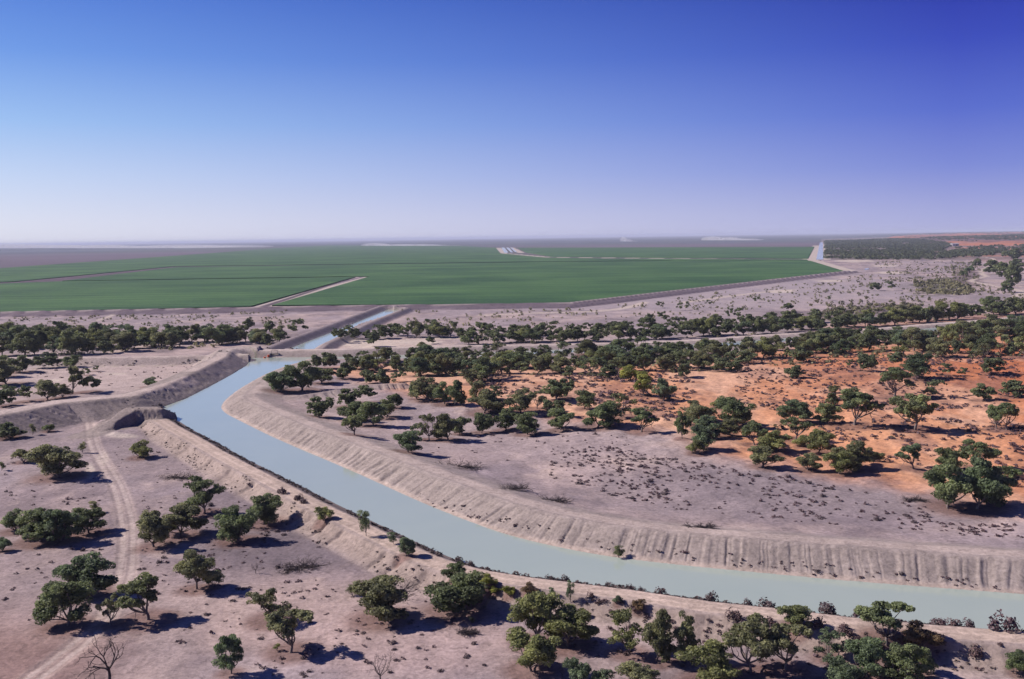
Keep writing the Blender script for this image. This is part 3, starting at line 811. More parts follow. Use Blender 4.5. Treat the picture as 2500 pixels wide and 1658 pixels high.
(1618,788,28,25,'A','pale rounded tree, third of the open flat row above the belt'),
(1581,796,30,27,'A','grey bare looking tree left of the pale rounded one'),
(1781,779,18,25,'A','left tree of the near pair on the open flat'),
(1801,779,22,24,'A','right tree of the near pair on the open flat'),
(1926,762,24,15,'U','lone dark umbrella tree on the pale open flat'),
(1659,758,16,17,'A','little upright tree in the line of four on the open flat'),
(1680,756,13,18,'A','second upright tree in the line of four on the open flat'),
(1728,745,14,11,'A','third tree in the line of four on the open flat'),
(1610,752,18,10,'A','round shrub left of the line of four on the open flat'),
(1847,739,18,14,'A','shrub at the right of the line of four on the open flat'),
(2425,670,34,28,'B','left tree of the dark stand by the winding track'),
(2450,684,34,34,'B','middle tree of the dark stand by the winding track'),
(2473,698,34,39,'B','front right tree of the dark stand by the winding track'),
(2456,714,28,25,'B','lowest tree of the dark stand, beside the track bend'),
(2484,668,28,28,'B','back right tree of the dark stand by the winding track'),
(2386,652,17,17,'R','small dark tree alone left of the winding track'),
(2473,633,35,21,'B','dark tree at the top of the stand by the winding track'),
(2367,666,21,14,'L','dark bush left of the winding track, lower one'),
(2351,675,15,12,'L','dark bush furthest left of the winding track'),
(2135,710,23,17,'B','dark shrub clump on the open flat below the tip of the levee'),
(2172,709,23,18,'A','pale shrub right of the dark clump on the open flat'),
(2023,734,10,11,'S','little dark shrub on the open flat nearest the belt'),
(718,798,12,12,'S','single round tree on the open flat left of the feeder canal'),
(606,811,26,31,'T','tall tree rising from the right end of the western belt'),
(655,814,26,26,'B','rounded tree behind the right end of the western belt'),
(731,818,43,20,'A','russet brown tree at the right end of the western belt'),
(910,846,28,32,'T','grey stemmed tree on the pale track by the feeder canal'),
(818,827,17,22,'T','stemmed tree leaning over the feeder canal bank'),
(1051,840,19,18,'T','upright tree standing on the pale track above the belt'),
(1031,856,32,13,'L','low bush in front of the pale track above the belt'),
]
# rows of the crowded belts: (name in the label, survey line, spacing, height, jitter)
ROWS = [
 ('back row of the western belt', [(-20,836),(180,834),(440,838),(720,838)], 25, 40, 4),
 ('middle row of the western belt', [(-20,850),(200,850),(430,848)], 30, 46, 4),
 ('front row of the western belt', [(-12,866),(60,868),(180,862),(340,861)], 46, 46, 4),
 ('row east of the feeder canal', [(825,822),(900,830),(980,822),(1112,821)], 22, 34, 4),
 ('back row above the branch canal', [(1125,824),(1300,818),(1500,810),(1700,802),(1900,790),(2060,782)], 24, 27, 5),
 ('front row above the branch canal', [(1135,842),(1300,836),(1500,832),(1700,822),(1900,813),(2050,800),(2200,791),(2340,779),(2500,765)], 27, 35, 3),
 ('back row below the branch canal', [(835,886),(1000,883),(1250,879),(1500,872),(1750,862),(2000,846),(2250,831),(2510,812)], 32, 37, 4),
 ('middle row below the branch canal', [(860,902),(1050,902),(1250,898),(1500,890),(1750,880),(2000,866),(2250,846),(2510,834)], 33, 42, 5),
 ('front row below the branch canal', [(1010,914),(1180,917),(1330,908),(1500,912),(1650,903),(1800,896)], 46, 47, 6),
 ('wood on the red sand', [(2190,862),(2300,866),(2400,868),(2510,866)], 36, 46, 9),
]
ORD = ['first','second','third','fourth','fifth','sixth','seventh','eighth','ninth','tenth','eleventh','twelfth','thirteenth','fourteenth','fifteenth','sixteenth','seventeenth','eighteenth','nineteenth']
TENS = {2: 'twent', 3: 'thirt', 4: 'fort', 5: 'fift', 6: 'sixt', 7: 'sevent'}
def ordinal(i):
    if i < 19: return ORD[i]
    t, u = divmod(i + 1, 10)
    return TENS[t] + ('ieth' if u == 0 else 'y ' + ORD[u - 1])

TINTS = [(.66,.80,.74),(.80,.88,.74),(.95,.98,.80),(.78,.92,.92),(1.12,1.10,.80),(.98,.93,.84),(.74,.84,.70)]
TINTW = ['blue dark','dark green','mid green','blue grey','olive green','grey green','deep green']
LIST = []          # x, y, z, width m, height m, habit, tint, label, group, apparent px
rt = random.Random(21)
hand = np.array([(t[0], t[1], t[2], t[3]) for t in TREES], float)
G3 = ground_at(hand[:, 0], hand[:, 1])
def m_per_px(G):
    return np.sqrt(G[:, 0] ** 2 + G[:, 1] ** 2 + (CAM_Z - G[:, 2]) ** 2) / FOC
SC = m_per_px(G3)
for t, g, s in zip(TREES, G3, SC):
    dep = math.atan2(CAM_Z - g[2], math.hypot(g[0], g[1]))
    w = t[2] * s
    h = max(t[3] * s / math.cos(dep) - .16 * w * math.sin(dep), .6 * w if t[4] in 'LB' else .8 * w)
    k_ = 1.03 + .10 * (t[1] < 1130)
    w *= k_ * 1.03; h *= k_
    lab = t[5]
    if any(k in lab for k in ('bluish', 'blue')): ti = 3
    elif any(k in lab for k in ('bright', 'light', 'yellow')): ti = 4
    elif any(k in lab for k in ('olive',)): ti = 5
    elif any(k in lab for k in ('grey', 'pale', 'thin', 'airy')): ti = 5
    elif 'dark' in lab: ti = rt.choice([0, 6, 1])
    else: ti = rt.choice([1, 2, 6, 1])
    LIST.append([g[0], g[1], g[2], w, h, t[4], ti, lab, None, t[2] * t[3]])
for name, ln, step, hpx, jit in ROWS:
    a = np.array(ln, float); L = np.hypot(*(a[1:] - a[:-1]).T).sum()
    pts = []
    s = rt.uniform(0, step * .5)
    seg = np.concatenate([[0], np.cumsum(np.hypot(*(a[1:] - a[:-1]).T))])
    while s < L:
        x = np.interp(s, seg, a[:, 0]); y = np.interp(s, seg, a[:, 1]) + rt.uniform(-jit, jit)
        pts.append((x, y)); s += .74 * step * rt.choice([.45, .7, .9, 1, 1.1, 1.35, 1.6])
    pts = np.array(pts)
    d = np.hypot(pts[:, None, 0] - hand[None, :, 0], 2.2 * (pts[:, None, 1] - hand[None, :, 1])).min(1)
    pts = pts[d > 10]
    pts = pts[np.argsort(pts[:, 0])]
    g3 = ground_at(pts[:, 0], pts[:, 1])
    P2, inf_ = height(g3[:, :2])
    sc3 = m_per_px(g3)
    okk = np.ones(len(pts), bool)
    okk[inf_['k']] = ~(inf_['inm'] | inf_['inf']) & (inf_['dFL'] > 7) & (inf_['dFR'] > 5)
    near_c = np.ones(len(pts)) * 99; near_c[inf_['k']] = np.minimum(inf_['dBN'], 99)
    okk &= ~((near_c < 12) & ('above' in name))
    pts, g3, sc3 = pts[okk], g3[okk], sc3[okk]
    for i, (p, g, s_) in enumerate(zip(pts, g3, sc3)):
        hh = hpx * rt.choice([.75, .9, 1, 1.05, 1.1, 1.2, 1.35]); ww = hh * rt.uniform(.85, 1.45)
        ti = rt.choice([0, 1, 2, 2, 3, 4, 4, 5, 5, 6]) if 'back' not in name else rt.choice([1, 3, 5, 5, 6])
        hab = rt.choice('BARRTBBA' if 'back row above' not in name else 'AATRAB')
        lab = f"{TINTW[ti]} tree, {ordinal(i)} from the left in the {name}"
        LIST.append([g[0], g[1], g[2], ww * s_ * .90, hh * s_ * .86, hab, ti, lab, 'trees of the ' + name.split(' of the ')[-1] if 'western' in name else 'trees of the ' + name, ww * hh])
LITTER = [(t[0], t[1], t[3] * .62) for t in LIST if math.hypot(t[0], t[1]) < 520 and t[5] != 'S']
LIST.sort(key=lambda t: -t[9])

# ------------------------------------------------------------------ ground sheet
def build_ground():
    global Q0
    ang = np.concatenate([[-100, -80, -65, -55, -48, -42, -38, -35, -33], np.arange(-31.5, 31.51, .05), [33, 35, 38, 42, 48, 55, 65, 80, 100]])
    dep = np.degrees(PITCH) + np.degrees(np.arctan((np.concatenate([np.arange(1740, 1320, -1.3), np.arange(1320, 950, -.85), np.arange(950, 606, -1.3)]) - PH / 2) / FOC))
    rr = CAM_Z / np.tan(np.radians(dep))
    rad = np.concatenate([[3, 10, 20, 30, 42, 55, 70, 85, 97], [r for r in rr if r > 105], np.geomspace(rr[-1] * 1.04, 70000, 34)])
    A, Rr = np.meshgrid(np.radians(ang), rad)
    P = np.column_stack([(np.sin(A) * Rr).ravel(), (np.cos(A) * Rr).ravel()])
    Q0 = P
    z, info = height(P)
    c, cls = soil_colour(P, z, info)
    nr, na = A.shape
    idx = np.arange(nr * na).reshape(nr, na)
    F = np.stack([idx[:-1, :-1], idx[1:, :-1], idx[1:, 1:], idx[:-1, 1:]], -1).reshape(-1, 4)[:, ::-1]
    V = np.column_stack([P, z])
    fc = cls[F[:, 0]]
    meta = {0: ('ground', 'bare grey flat of the flood plain', 'ground'), 1: ('canal_bank', 'bare earth banks heaped beside the canals, cut by rain furrows', 'bank'),
            2: ('dirt_road', 'pale dirt roads and wheel tracks', 'road'), 3: ('red_sand', 'orange and red sand of the low dunes', 'sand'),
            4: ('levee_bank', 'dark double levee along the edge of the green crop', 'bank'), 5: ('fallow_land', 'far fallow land out to the horizon', 'land'), 6: ('canal_bed', 'bed of the canals below the water', 'canal bed')}
    for kk, (nm, lab, cat) in meta.items():
        f = F[fc == kk]
        if not len(f): continue
        u, inv = np.unique(f, return_inverse=True)
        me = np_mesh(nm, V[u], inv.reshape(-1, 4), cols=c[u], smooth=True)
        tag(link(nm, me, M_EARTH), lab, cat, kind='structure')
build_ground()

# ------------------------------------------------------------------ water
def grow(poly, d):
    """push a closed outline outwards."""
    p = np.asarray(poly, float); n = len(p)
    keep = np.hypot(*(p - np.roll(p, 1, 0)).T) > 1e-3; p = p[keep]; n = len(p)
    area = .5 * np.sum(p[:, 0] * np.roll(p[:, 1], -1) - np.roll(p[:, 0], -1) * p[:, 1])
    t = np.roll(p, -1, 0) - np.roll(p, 1, 0); t /= np.linalg.norm(t, axis=1)[:, None] + 1e-9
    nr = np.column_stack([t[:, 1], -t[:, 0]]) * (1 if area > 0 else -1)
    return p + nr * d

def flat_poly(name, poly, z, mat, depth=None):
    import bmesh
    bm = bmesh.new()
    vs = [bm.verts.new((float(p[0]), float(p[1]), z)) for p in poly]
    f = bm.faces.new(vs)
    if f.normal.z < 0: bmesh.ops.reverse_faces(bm, faces=[f])
    bm.normal_update()
    if depth:
        r = bmesh.ops.extrude_face_region(bm, geom=[f])
        for v in [e for e in r['geom'] if isinstance(e, bmesh.types.BMVert)]: v.co.z -= depth
    bmesh.ops.triangulate(bm, faces=bm.faces[:])
    bmesh.ops.recalc_face_normals(bm, faces=bm.faces[:])
    me = bpy.data.meshes.new(name); bm.to_mesh(me); bm.free()
    if not depth:
        me.update()
        if me.polygons and me.polygons[0].normal.z < 0: me.flip_normals()
    return link(name, me, mat)

tag(flat_poly('canal_water', grow(MAINPOLY, 1.2), ZW, M_WATER), 'pale blue grey water of the wide canal and its branch', 'water', kind='structure')
tag(flat_poly('canal_water', grow(FEEDPOLY, 1.0), ZW + .004, M_WATER), 'narrow blue water of the feeder canal running to the green field', 'water', kind='structure')
for pts, lab in [([(2001.5,592),(2009,592),(2010,634),(1992.5,634)], 'straight pale water of the far canal beside the wood'),
                 ([(1224,604.5),(1232,604.5),(1241,617),(1231,617)], 'left pool of water at the head of the far field road'),
                 ([(1235.5,604.5),(1242,604.5),(1253,616.3),(1247,616.3)], 'middle pool of water at the head of the far field road'),
                 ([(1246,604.5),(1250,604.5),(1262,615.5),(1257.5,615.5)], 'right pool of water at the head of the far field road'),
                 ([(2111,656.5),(2122,655.5),(2121,658),(2111,659)], 'small pool at the tip of the levee')]:
    tag(flat_poly('canal_water', px_line(pts), .35, M_WATER), lab, 'water', kind='structure')
for k, lab in [('west', 'green crop west of the field canal'), ('middle', 'green crop of the wide middle field behind the levee'), ('north', 'green crop of the far long field'), ('east', 'green crop of the far field beside the straight canal')]:
    tag(flat_poly('green_crop', FIELD_W[k], 1.1, M_CROP, 1.3), lab, 'crop', kind='stuff')
# ------------------------------------------------------------------ trees
def tube(V, F, pts, r0, r1, sides=6):
    pts = [np.asarray(p, float) for p in pts]; base = len(V); n = len(pts)
    for i, p in enumerate(pts):
        d = pts[min(i + 1, n - 1)] - pts[max(i - 1, 0)]; d = d / (np.linalg.norm(d) + 1e-9)
        a = np.cross(d, [.3, .9, .2]); a /= np.linalg.norm(a) + 1e-9; b = np.cross(d, a)
        r = r0 + (r1 - r0) * i / (n - 1)
        for k in range(sides):
            t = 2 * math.pi * k / sides
            V.append(p + r * (math.cos(t) * a + math.sin(t) * b))
    for i in range(n - 1):
        for k in range(sides):
            k2 = (k + 1) % sides
            F.append((base + i * sides + k, base + i * sides + k2, base + (i + 1) * sides + k2, base + (i + 1) * sides + k))

def curve_pts(a, b, rr, bend=.12, n=5):
    a, b = np.asarray(a, float), np.asarray(b, float)
    off = rr.normal(0, bend, 3) * np.linalg.norm(b - a); off[2] = -abs(off[2]) * .4
    return [a * (1 - t) + b * t + off * math.sin(math.pi * t) for t in np.linspace(0, 1, n)]

def leaf_quads(C, Nrm, size, rr, jitter=.55):
    n = len(C)
    nn = Nrm + rr.normal(0, jitter, (n, 3)); nn /= np.linalg.norm(nn, axis=1)[:, None] + 1e-9
    t = np.cross(nn, rr.normal(0, 1, (n, 3))); t /= np.linalg.norm(t, axis=1)[:, None] + 1e-9
    b = np.cross(nn, t)
    s = (size * rr.uniform(.6, 1.35, n))[:, None]
    V = np.stack([C - t * s - b * s * .55, C + t * s * .8 - b * s * .6, C + t * s + b * s * .55, C - t * s * .7 + b * s * .65], 1).reshape(-1, 3)
    return V, np.arange(4 * n).reshape(-1, 4)

HAB = {  # lobes, lobe radius, envelope (radius, z low, z high), blobs per lobe, fork height, leaf factor
 'B': dict(lobes=12, lr=(.14, .22), rad=.36, z=(.20, .84), nb=7, fork=.12, br=(.075, .125), leaves=74),
 'R': dict(lobes=11, lr=(.16, .22), rad=.30, z=(.22, .82), nb=8, fork=.12, br=(.08, .12), leaves=80),
 'T': dict(lobes=10, lr=(.14, .20), rad=.30, z=(.26, .86), nb=7, fork=.20, br=(.07, .11), leaves=72),
 'U': dict(lobes=10, lr=(.12, .18), rad=.37, z=(.46, .86), nb=6, fork=.22, br=(.06, .105), leaves=66),
 'A': dict(lobes=9, lr=(.10, .17), rad=.35, z=(.30, .88), nb=5, fork=.18, br=(.055, .095), leaves=48),
 'L': dict(lobes=10, lr=(.16, .24), rad=.34, z=(.16, .70), nb=7, fork=.05, br=(.08, .13), leaves=74),
 'S': dict(lobes=6, lr=(.15, .2), rad=.18, z=(.22, .84), nb=6, fork=.14, br=(.08, .12), leaves=60),
}
def grow_tree(hab, seed):
    """a tree of unit crown width and unit height: (trunk mesh, crown mesh, reduced crown arrays)"""
    h = HAB[hab]; rr = np.random.default_rng(seed)
    lobes = []
    lean = rr.normal(0, .05, 2)
    for i in range(h['lobes']):
        for _ in range(30):
            a = rr.uniform(0, 2 * math.pi); q = math.sqrt(rr.uniform(0, 1))
            zt = rr.uniform(0, 1)
            zc = h['z'][0] + (h['z'][1] - h['z'][0]) * zt
            lim = h['rad'] * math.sqrt(max(.12, 1 - max(0, (zt - .35) / .75) ** 2))
            c = np.array([math.cos(a) * q * lim + lean[0] * zt, math.sin(a) * q * lim + lean[1] * zt, zc])
            if all(np.linalg.norm((c - l[0]) * [1, 1, 1.1]) > .13 for l in lobes): break
        lobes.append((c, rr.uniform(*h['lr'])))
    C, Nn, T = [], [], []
    for c, lr in lobes:
        lt = rr.uniform(.15, .7)
        for b in range(h['nb']):
            d = rr.normal(0, 1, 3); d[2] = d[2] * .7 + .25; d /= np.linalg.norm(d)
            bc = c + d * lr * rr.uniform(.45, .95) * np.array([1, 1, .8])
            br = rr.uniform(*h['br'])
            n = int(1.5 * h['leaves'] * (br / np.mean(h['br'])) ** 2)
            dd = rr.normal(0, 1, (n, 3)); dd[:, 2] += .35; dd /= np.linalg.norm(dd, axis=1)[:, None]
            C.append(bc + dd * (br * np.sqrt(rr.uniform(.35, 1.1, n)))[:, None] * [1, 1, .82]); Nn.append(dd)
            bt = np.clip(lt + rr.normal(0, .16), 0, 1)
            T.append(np.clip(bt + rr.normal(0, .14, n), 0, 1))
    C, Nn, T = np.concatenate(C), np.concatenate(Nn), np.concatenate(T)
    keep = C[:, 2] > .03
    C, Nn, T = C[keep], Nn[keep], T[keep]
    ext = np.percentile(np.hypot(C[:, 0], C[:, 1]), 97) / .5
    C[:, :2] /= ext; top = np.percentile(C[:, 2], 99.5); C[:, 2] /= top
    V, F = leaf_quads(C, Nn, .0205, rr, .7)
    crown = np_mesh('crown', V, F, vals=np.repeat(T, 4))
    TV, TF = [], []
    fk = np.array([rr.normal(0, .02), rr.normal(0, .02), h['fork']])
    tube(TV, TF, curve_pts((0, 0, -.05), fk, rr, .08, 4), .032, .024)
    order = sorted(lobes, key=lambda l: -l[1])
    for c, lr in order[:7]:
        e = np.array([c[0] / ext, c[1] / ext, c[2] / top])
        st = fk * rr.uniform(.75, 1.0)
        pts = curve_pts(st, e, rr, .12, 6)
        tube(TV, TF, pts, .019, .006, 5)
        for _ in range(2):
            j = rr.integers(2, 5); e2 = pts[j] + rr.normal(0, .1, 3) + [0, 0, .07]
            tube(TV, TF, curve_pts(pts[j], e2, rr, .1, 4), .008, .003, 4)
    trunk = np_mesh('trunk', np.array(TV), np.array(TF), smooth=True)
    k = rr.permutation(len(C))[: max(60, len(C) // 4)]
    LV, LF = leaf_quads(C[k], Nn[k], .044, rr)
    crown.materials.append(M_LEAF); trunk.materials.append(M_BARK)
    return trunk, crown, (LV, LF, np.repeat(T[k], 4))

PROTO = {}
for hab, n in dict(B=6, R=3, T=3, U=4, A=3, L=3, S=2).items():
    PROTO[hab] = [grow_tree(hab, 1000 + 17 * ord(hab) + 31 * i) for i in range(n)]

def add_tree(t, name='tree', cat='tree'):
    x, y, z, w, h, hab, ti, lab, grp, _ = t
    trunk, crown, _l = rt.choice(PROTO[hab])
    root = bpy.data.objects.new(name, None); COL.objects.link(root)
    root.location = (x, y, z - .05); root.rotation_euler = (0, 0, rt.uniform(0, 6.28)); root.scale = (w, w, h)
    tag(root, lab, cat, grp)
    c = link('crown', crown, None, root); k = link('trunk', trunk, None, root)
    tn = TINTS[ti]; v = rt.uniform(.85, 1.12)
    c.color = (tn[0] * v, tn[1] * v, tn[2] * v, 1)
    if 'russet' in lab: c.color = (1.5, .72, .55, 1)
    if 'brown' in lab: c.color = (1.0, .66, .66, 1)
    if 'yellow green' in lab: c.color = (1.35, 1.3, .6, 1)
    return root

SMALLCAT = {'S': ('sapling', 'sapling'), 'L': ('bush', 'bush')}
NTREE = 290
shown = [t for t in LIST if t[5] not in 'SL']
indiv, rest = shown[:NTREE], shown[NTREE:]
for t in indiv: add_tree(t)
for t in LIST:
    if t[5] in 'SL': add_tree(t, *SMALLCAT[t[5]])

def scatter_mesh(items, source):
    """many small plants as one mesh: items (x, y, z, w, h, tone shift)"""
    VV, FF, TT, o = [], [], [], 0
    for i, (x, y, z, w, h, ts) in enumerate(items):
        LV, LF, T = source(i)
        a = rng.uniform(0, 6.28); ca, sa = math.cos(a), math.sin(a)
        V = np.column_stack([(LV[:, 0] * ca - LV[:, 1] * sa) * w + x, (LV[:, 0] * sa + LV[:, 1] * ca) * w + y, LV[:, 2] * h + z])
        VV.append(V); FF.append(LF + o); TT.append(np.clip(T + ts, 0, 1)); o += len(V)
    return np.concatenate(VV), np.concatenate(FF), np.concatenate(TT)

if rest:
    pr = [PROTO[t[5]][i % len(PROTO[t[5]])][2] for i, t in enumerate(rest)]
    V, F, T = scatter_mesh([(t[0], t[1], t[2], t[3], t[4], -.1) for t in rest], lambda i: pr[i])
    o = tag(link('woodland', np_mesh('woodland', V, F, vals=T), M_LEAF), 'smaller crowded trees filling the belts along the branch canal', 'woodland', kind='stuff')
    o.color = (.8, .85, .75, 1)

# ---- far wood to the right of the straight canal, one mass of crowns
def far_crown(seed):
    rr = np.random.default_rng(seed)
    n = 26
    d = rr.normal(0, 1, (n, 3)); d[:, 2] = np.abs(d[:, 2]); d /= np.linalg.norm(d, axis=1)[:, None]
    C = d * [.42, .42, .55] * rr.uniform(.75, 1.1, n)[:, None] + [0, 0, .38]
    V, F = leaf_quads(C, d, .19, rr, .4)
    return V, F, np.repeat(rr.uniform(.1, .7, n), 4)
FC = [far_crown(300 + i) for i in range(8)]
def scatter_px(poly, n, seed, inv=1.0):
    """random points, even on the ground, inside an outline given in survey px"""
    W = px_line(poly); rr = np.random.default_rng(seed)
    lo, hi = W.min(0), W.max(0); out = []
    tot = 0
    while tot < n:
        q = rr.uniform(lo, hi, (n * 3, 2)); q = q[inpoly(q, W)]
        out.append(q); tot += len(q)
        if len(out) > 60: break
    return np.concatenate(out)[:n]
def lay(P):
    z, _ = height(P); return z
P1 = scatter_px([(2013,589),(2014,633),(2100,636),(2185,637),(2275,635),(2330,628),(2300,612),(2330,600),(2250,590),(2180,587)], 4200, 5)
P2 = scatter_px([(2280,634),(2390,628),(2450,618),(2400,612),(2330,614)], 260, 6)
P3 = scatter_px([(2200,583),(2350,586),(2520,580),(2520,590),(2380,596),(2300,592)], 900, 7)
P4 = scatter_px([(2150,575.5),(2330,570.5),(2520,569),(2520,574),(2330,577),(2180,580)], 700, 8)
P5 = scatter_px([(2330,606),(2520,600),(2520,622),(2420,632)], 160, 9)
P = np.concatenate([P1, P2, P3, P4, P5]); zz = lay(P)
keep = fbm(P[:, 0] / 260, P[:, 1] / 500, 77, 3) > np.where(np.arange(len(P)) < len(P1), .30, .47)
P, zz = P[keep], zz[keep]
it = [(p[0], p[1], z, rng.uniform(9, 16) * (1 + .35 * (math.hypot(*p) > 6000)), rng.uniform(6, 10.5), rng.uniform(-.2, .15)) for p, z in zip(P, zz)]
V, F, T = scatter_mesh(it, lambda i: FC[i % 8])
o = tag(link('far_wood', np_mesh('far_wood', V, F, vals=T), M_LEAF), 'dark far wood beyond the straight canal, reading as one mass', 'wood', kind='stuff')
o.color = (.42, .46, .44, 1)
# ---- thickets of grey scrub on the flats between belt and levee, too many and small to count
def low_bush(seed, n=12):
    rr = np.random.default_rng(seed)
    d = rr.normal(0, 1, (n, 3)); d[:, 2] = np.abs(d[:, 2]); d /= np.linalg.norm(d, axis=1)[:, None]
    C = d * [.38, .38, .62] * rr.uniform(.6, 1.1, n)[:, None] + [0, 0, .12]
    V, F = leaf_quads(C, d, .2, rr, .5)
    return V, F, np.repeat(rr.uniform(.0, .8, n), 4)
LB = [low_bush(400 + i) for i in range(8)]
def scrub(regs, seed):
    it = []
    for poly, n, (w0, w1), hr, ts in regs:
        P = scatter_px(poly, n, seed); seed += 1
        cl = fbm(P[:, 0] / 26, P[:, 1] / 38, seed, 3)
        P = P[cl > np.quantile(cl, .35)]
        z = lay(P)
        for p, q in zip(P, z):
            w = rng.uniform(w0, w1); it.append((p[0], p[1], q - .03, w, w * hr * rng.uniform(.7, 1.3), ts + rng.uniform(-.15, .15)))
    return it
it = scrub([
 ([(0,776),(420,768),(700,760),(720,800),(300,815),(0,815)], 520, (1.2, 3.2), .8, -.1),
 ([(980,762),(1390,756),(1500,745),(1900,700),(2010,690),(2010,745),(1750,772),(1400,792),(1130,805),(990,790)], 620, (1.2, 3.6), .9, 0),
 ([(2010,690),(2130,668),(2330,650),(2370,680),(2330,740),(2100,765),(1950,775)], 800, (1.6, 4.4), .9, -.1),
 ([(2230,690),(2300,684),(2370,700),(2380,720),(2300,722),(2240,712)], 260, (4, 8), .75, .05),
 ([(2080,747),(2250,738),(2250,762),(2080,770),(1900,782)], 260, (3, 7), .6, -.15),
 ([(2320,640),(2400,640),(2390,690),(2330,690)], 120, (3, 7), .8, -.15),
 ([(1010,885),(1500,880),(1900,858),(2300,835),(2500,815),(2500,880),(2200,880),(1900,905),(1500,925),(1010,925)], 620, (1.5, 4.2), .6, .0),
 ([(0,832),(420,832),(700,838),(640,850),(380,868),(0,872)], 260, (1.5, 4.0), .65, .0),
 ([(1120,812),(1500,800),(1900,782),(2400,760),(2400,778),(1900,815),(1500,838),(1130,845)], 420, (1.5, 4.2), .65, -.05),
 ([(900,920),(1200,960),(1600,1000),(2200,1080),(2200,1130),(1700,1070),(1300,1020),(950,985)], 120, (1.2, 3.2), .55, -.1),
 ([(2380,690),(2500,715),(2500,760),(2400,752)], 130, (1.5, 4), .8, -.1),
 ([(2130,640),(2330,638),(2420,660),(2330,670),(2140,655)], 200, (2, 5), .8, -.1)], 40)
V, F, T = scatter_mesh(it, lambda i: LB[i % 8])
o = tag(link('scrub', np_mesh('scrub', V, F, vals=T), M_LEAF), 'thin grey scrub dotted over the flats between belt and levee', 'scrub', kind='stuff')
o.color = (1.0, .86, .90, 1)
# ------------------------------------------------------------------ saltbush
def salt_mesh(seed, n=150, size=.07):
    rr = np.random.default_rng(seed)
    C, D = [], []
    for _ in range(4):
        o = np.array([rr.uniform(-.28, .28), rr.uniform(-.28, .28), 0]); r = rr.uniform(.18, .34)
        d = rr.normal(0, 1, (n // 4, 3)); d[:, 2] = np.abs(d[:, 2]); d /= np.linalg.norm(d, axis=1)[:, None]
        C.append(o + d * [r, r, r * 1.9] * rr.uniform(.7, 1.1, (n // 4, 1)) + [0, 0, .05]); D.append(d)
    C, D = np.concatenate(C), np.concatenate(D)
    V, F = leaf_quads(C, D, size, rr, .5)
    return V, F, np.repeat(np.clip(rr.uniform(0, .9, len(C)), 0, 1), 4)
SB = [salt_mesh(500 + i) for i in range(7)]
TUM = []
for i in range(4):
    V, F, T = salt_mesh(540 + i, 360, .05)
    me = np_mesh('saltbush_shrub', V, F, vals=T * .7); me.materials.append(M_SALT); TUM.append(me)
SBM = []
for V, F, T in SB:
    me = np_mesh('saltbush_shrub', V, F, vals=T); me.materials.append(M_SALT); SBM.append(me)

# along the canal road, measured: x, y, width (survey px)
TUSS = [(1719,1468,32),(1852,1484,39),(1992,1500,43),(2065,1505,43),(1791,1510,32),(1880,1527,32),(1811,1527,28),(1997,1530,32),(2061,1548,39),(2253,1527,25),(2290,1534,32),(2331,1539,28),(2362,1541,28),(2452,1550,50),(2381,1583,32),(2092,1564,18),(1800,1475,25),
        (1375,1424,26),(1487,1440,22),(1516,1440,20),(1539,1446,20),(1564,1450,20),(1599,1450,26),(1441,1458,18),(2140,1580,26),(1340,1420,20),(1150,1378,22),(1125,1362,18),(856,1205,16),(822,1188,14),(690,1205,24),(728,1220,22),(740,1228,20),(640,1150,12),(515,1235,14)]
g3 = ground_at([t[0] for t in TUSS], [t[1] for t in TUSS]); s3 = m_per_px(g3)
for _ in range(14):                        # keep every foot on the bank, out of the water
    z_, i_ = height(g3[:, :2]); wet = np.zeros(len(g3), bool); wet[i_['k']] = i_['inm'] | ((i_['dS'] < 1.6) & ~i_['side'])
    g3[wet, 1] -= .5; g3[:, 2] = height(g3[:, :2])[0]
order = sorted(range(len(TUSS)), key=lambda i: -TUSS[i][0])
for rank, i in enumerate(order):
    o = link('saltbush_shrub', random.choice(TUM))
    w = TUSS[i][2] * s3[i] * 1.25
    o.location = g3[i] - [0, 0, .05]; o.scale = (w, w, w * random.uniform(.7, .95)); o.rotation_euler = (0, 0, random.uniform(0, 6.28))
    o.color = random.choice([(.85, .72, .75, 1), (.75, .70, .68, 1), (.95, .78, .74, 1)])
    tag(o, f"purple brown tussock beside the canal road, {ordinal(rank)} counted from the right edge", 'shrub', 'tussocks beside the canal road')

